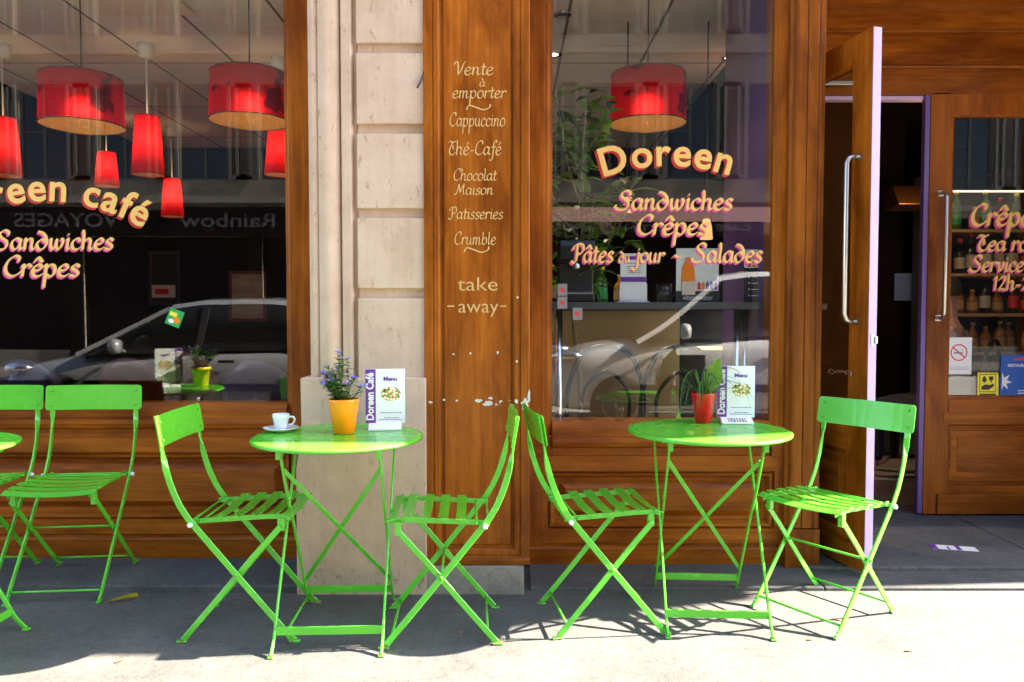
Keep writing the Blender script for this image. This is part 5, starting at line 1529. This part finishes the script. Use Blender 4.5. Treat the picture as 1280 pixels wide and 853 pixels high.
shops = [(-13, -9.4), (-9.1, -5.6), (-5.3, -1.6), (.2, 5.6), (6.0, 9.0), (9.3, 13.4)]
for a, b in shops: ops.append((a, b, .35, 2.75))
X = sorted(set([-16, 14] + [v for o in ops for v in o[:2]])); Z = sorted(set([0.0, 11.0] + [v for o in ops for v in o[2:]]))
m = MB()
for i in range(len(X) - 1):
    for j in range(len(Z) - 1):
        cx, cz = (X[i] + X[i + 1]) / 2, (Z[j] + Z[j + 1]) / 2
        if any(o[0] < cx < o[1] and o[2] < cz < o[3] for o in ops): continue
        m.add([(X[i], YO, Z[j]), (X[i + 1], YO, Z[j]), (X[i + 1], YO, Z[j + 1]), (X[i], YO, Z[j + 1])], [(0, 1, 2, 3)])
for a, b, c, d in ops:
    for q in ([(a, c), (b, c)], [(b, c), (b, d)], [(b, d), (a, d)], [(a, d), (a, c)]):
        (x0, z0), (x1, z1) = q
        m.add([(x0, YO, z0), (x1, YO, z1), (x1, YO - .09, z1), (x0, YO - .09, z0)], [(0, 1, 2, 3)])
m.box(-16, 14, YO - .6, YO - .3, 0, 11)
m.box(-16, 14, YO + .003, YO + .12, 3.45, 3.6); m.box(-16, 14, YO + .003, YO + .10, 6.55, 6.65)
for a, b in ((-13.3, -13), (-9.4, -9.1), (-5.6, -5.3), (-1.6, .2), (5.6, 6.0), (9.0, 9.3), (13.4, 13.8)): m.box(a, b, YO + .002, YO + .05, 0, 3.3, 1)
m.box(-13.3, 13.8, YO + .004, YO + .055, 2.76, 3.3, 1)
m.build('wall', [M['opp_stone'], M['shop_dark']], opp, world=True)
for a, b, c, d in ops:
    m = MB(); w = .05
    m.box(a, b, YO - .085, YO - .08, c, d); pn = m.build('window', M['opp_glass'] if c > 3 else M['shop_dark'], opp, world=True)
    m = MB()
    m.box(a, a + w, YO - .079, YO - .055, c, d); m.box(b - w, b, YO - .079, YO - .055, c, d); m.box(a + w + .001, b - w - .001, YO - .079, YO - .055, d - w, d); m.box(a + w + .001, b - w - .001, YO - .079, YO - .055, c, c + w)
    if c > 3: m.box((a + b) / 2 - .03, (a + b) / 2 + .03, YO - .079, YO - .06, c + w + .001, d - w - .001); m.box(a + w + .001, (a + b) / 2 - .031, YO - .078, YO - .065, (c + d) / 2, (c + d) / 2 + .03)
    m.build('frame', M['shutter'] if c > 3 else M['shop_dark'], pn, world=True)
    if c > 3:
        for s, x in ((-1, a), (1, b)):
            m = MB(); x0, x1 = (x - .52, x - .03) if s < 0 else (x + .03, x + .52)
            m.box(x0, x0 + .06, YO + .02, YO + .06, c, d); m.box(x1 - .06, x1, YO + .02, YO + .06, c, d); m.box(x0 + .061, x1 - .061, YO + .02, YO + .06, c, c + .08); m.box(x0 + .061, x1 - .061, YO + .02, YO + .06, d - .08, d)
            z = c + .10
            while z < d - .1:
                m.add([(x0 + .06, YO + .02, z + .04), (x1 - .06, YO + .02, z + .04), (x1 - .06, YO + .055, z), (x0 + .06, YO + .055, z)], [(0, 1, 2, 3)]); z += .07
            m.build('shutter', M['shutter'], opp, world=True)
    else:
        m = MB(); m.box((a + b) / 2 - .04, (a + b) / 2 + .04, YO - .079, YO - .05, c + .051, d - .051); m.build('mullion', M['shop_dark'], pn, world=True)
# café awning and lettered boards across the street; they read the right way round there
aw = MB(); aw.prism([(YO + .01, 3.40), (YO + .9, 2.95), (YO + .9, 2.70), (YO + .88, 2.70), (YO + .88, 2.93), (YO + .01, 3.37)], .1, 5.7); aw.build('awning', M['awning'], opp, world=True)
def street_sign(text, xc, z, size, Y, fit, bg_mat, fg, bw, bh):
    m = MB(); m.box(xc - bw / 2, xc + bw / 2, Y - .02, Y, z - bh * .3, z + bh * .7); b = m.build('sign_board', bg_mat, opp, .004, world=True)
    m = MB()
    T = Matrix.Translation((xc, Y + .002, z)) @ Matrix.Rotation(R(180), 4, 'Z') @ Matrix.Rotation(R(90), 4, 'X')
    put_font(m, text, T, size, .004, 0, .004, fit=fit, center=True); m.build('lettering', fg, b, world=True)
dim = plain('dull_sign_letters', (.09, .085, .08), .6)
street_sign('CAFE CAUMARTIN', 3.5, 2.77, .17, YO + .93, 2.5, M['shop_dark'], dim, 3.0, .26)
street_sign('AMSTEL', 1.15, 2.77, .17, YO + .93, .9, M['shop_dark'], dim, 1.2, .26)
street_sign('VOYAGES', -9.4, 2.95, .42, YO + .08, 2.2, M['shop_dark'], dim, 3.0, .6)
street_sign('Rainbow', -6.0, 2.95, .42, YO + .08, 2.0, M['shop_dark'], dim, 2.6, .6)

# ------------------------------------------------------------------ parked cars behind the photographer
M['car_silver'] = plain('silver_car_paint', (.27, .275, .29), .25, .1, var=.03, coat=.8)
M['car_white'] = plain('white_car_paint', (.82, .81, .79), .25, .0, var=.02, coat=.8)
M['car_glass'] = plain('car_glass', (.015, .018, .02), .03, var=.05)
M['tyre'] = plain('tyre_rubber', (.02, .02, .02), .8)
M['plastic_trim'] = plain('black_trim', (.03, .03, .032), .5)
def car(x_front, y_near, L, hood, belt, roof, paint, label):
    """front towards -X, right flank towards +Y (the café); road at z=-0.12"""
    W = 1.70
    root = empty('parked_car', (x_front + L / 2, y_near - W / 2, -.12)); tag(root, label, 'car', 'cars parked along the kerb')
    hx = -L / 2
    # stations: x, low z, top z, half width
    st = [(0, .30, .52, .60), (.06, .22, .66, .70), (.28, .20, hood - .10, .80), (.75, .18, hood - .02, .84), (1.15, .18, hood + .03, .85), (1.5, .18, belt, .85), (2.4, .18, belt + .02, .85), (3.2, .18, belt + .04, .85), (L - .35, .20, belt + .05, .82), (L - .08, .24, belt + .02, .76), (L, .34, belt - .1, .66)]
    v, f = [], []
    for x, z0, z1, hw in st:
        zm = z0 + (z1 - z0) * .45
        ring = [(hw * .90, z0), (hw * .99, z0 + .12), (hw, zm), (hw * .99, z1 - .22), (hw * .93, z1 - .08), (hw * .76, z1)]
        ring = ring + [(-a, b) for a, b in reversed(ring)]
        v += [(hx + x, y, z) for y, z in ring]
    n = 12
    for i in range(len(st) - 1):
        for k in range(n):
            j = (k + 1) % n; f.append((i * n + k, i * n + j, (i + 1) * n + j, (i + 1) * n + k))
    f += [tuple(range(n))[::-1], tuple(range((len(st) - 1) * n, len(st) * n))]
    m = MB(); m.add(v, f, 0, True); b = m.build('body', paint, root); sb = b.modifiers.new('sub', 'SUBSURF'); sb.levels = sb.render_levels = 2
    # greenhouse
    st2 = [(.95, hood + .02, hood + .03, .72), (1.30, belt - .03, belt + .20, .74), (1.85, belt - .03, roof - .06, .70), (2.2, belt, roof - .01, .66), (2.9, belt, roof, .65), (L - .62, belt, roof - .04, .65), (L - .28, belt, roof - .16, .66), (L - .10, belt, belt + .05, .68)]
    def gh(x, zb, zt, hwb):
        hr = .56 + (.82 - .56) * max(0, 1 - (zt - zb) / (roof - belt)) * .9
        return [(hwb + .08, zb), (hr + .05, zt - .06), (hr - .02, zt - .01), (hr * .5, zt + .012)]
    v, f = [], []
    for q in st2:
        ring = gh(*q); ring += [(-a, b_) for a, b_ in reversed(ring)]
        v += [(hx + q[0], y, z) for y, z in ring]
    n = 8
    for i in range(len(st2) - 1):
        for k in range(n):
            j = (k + 1) % n; f.append((i * n + k, i * n + j, (i + 1) * n + j, (i + 1) * n + k))
    f += [tuple(range(n))[::-1], tuple(range((len(st2) - 1) * n, len(st2) * n))]
    m = MB(); m.add(v, f, 0, True); m.build('window_glass', M['car_glass'], root)
    m = MB()   # roof skin and pillars
    for i in range(2, 6):
        a, c = st2[i], st2[i + 1]
        ra, rc = gh(*a), gh(*c)
        for s in (1, -1):
            q = [(hx + a[0], s * ra[1][0], ra[1][1]), (hx + c[0], s * rc[1][0], rc[1][1]), (hx + c[0], s * rc[2][0], rc[2][1]), (hx + a[0], s * ra[2][0], ra[2][1])]
            m.add([(x, y * 1.004, z + .006) for x, y, z in q], [(0, 1, 2, 3)])
            q = [(hx + a[0], s * ra[2][0], ra[2][1]), (hx + c[0], s * rc[2][0], rc[2][1]), (hx + c[0], s * rc[3][0], rc[3][1]), (hx + a[0], s * ra[3][0], ra[3][1])]
            m.add([(x, y, z + .006) for x, y, z in q], [(0, 1, 2, 3)])
        q = [(hx + a[0], ra[3][0], ra[3][1]), (hx + c[0], rc[3][0], rc[3][1]), (hx + c[0], -rc[3][0], rc[3][1]), (hx + a[0], -ra[3][0], ra[3][1])]
        m.add([(x, y, z + .006) for x, y, z in q], [(0, 1, 2, 3)])
    m.build('roof', paint, root)
    for s in (1, -1):
        m = MB()
        pa = [(hx + q[0], s * (gh(*q)[1][0] + .01), gh(*q)[1][1] + .01) for q in st2[:3]]
        m.strap(smooth_path(pa, 4), .05, .03, (0, s * .9, .4)); m.build('windscreen_pillar', paint, root)
        for px_ in (2.25, L - .75):
            m = MB(); q = (px_, belt, roof - .02, .655); g_ = gh(*q)
            m.strap([(hx + px_ - .06, s * (g_[0][0] + .008), g_[0][1]), (hx + px_, s * (g_[1][0] + .008), g_[1][1])], .07, .02, (0, 1, .2)); m.build('side_pillar', M['plastic_trim'] if px_ < 2.3 else paint, root)
        m = MB(); m.lathe([(0, -.05), (.07, -.04), (.085, 0), (.07, .05), (0, .06)], 14, M=Matrix.Translation((hx + 1.42, s * .97, belt + .06)) @ Matrix.Rotation(R(90), 4, 'Y')); m.tube([(hx + 1.45, s * .84, belt), (hx + 1.43, s * .95, belt + .04)], .02); m.build('side_mirror', paint, root)
        m = MB(); m.lathe([(0, .07), (.10, .05), (.13, 0), (.1, -.03)], 16, sx=1.5, M=Matrix.Translation((hx + .22, s * .66, hood - .17)) @ Matrix.Rotation(R(25 * s), 4, 'Z')); m.build('headlight', M['chrome'], root)
        m = MB(); m.box(hx + 2.45, hx + 2.62, s * .86 - .012, s * .86 + .012, belt - .12, belt - .09); m.build('door_handle', M['plastic_trim'], root)
        m = MB(); m.box(hx + .9, hx + 3.2, s * .853 - .012, s * .853 + .012, .44, .52); m.build('rubbing_strip', M['plastic_trim'], root)
        for wx in (.78, L - .72):
            m = MB(); m.lathe([(.18, -.10), (.29, -.10), (.31, -.07), (.31, .07), (.29, .10), (.18, .10)], 28, M=Matrix.Translation((hx + wx, s * .76, .31)) @ Matrix.Rotation(R(90), 4, 'X')); t_ = m.build('wheel', M['tyre'], root)
            m = MB(); m.lathe([(0, .085), (.05, .09), (.16, .075), (.19, .095), (.19, .06)], 24, M=Matrix.Translation((hx + wx, s * .76 + s * .012, .31)) @ Matrix.Rotation(R(-90 * s), 4, 'X')); m.build('rim', M['steel'], t_)
    return root
car(-5.55, -1.02, 4.0, .84, .86, 1.42, M['car_silver'], 'silver hatchback parked at the kerb, reflected in the left window')
car(.35, -.98, 4.2, .98, 1.02, 1.72, M['car_white'], 'white high roofed car parked at the kerb, reflected in the right window')
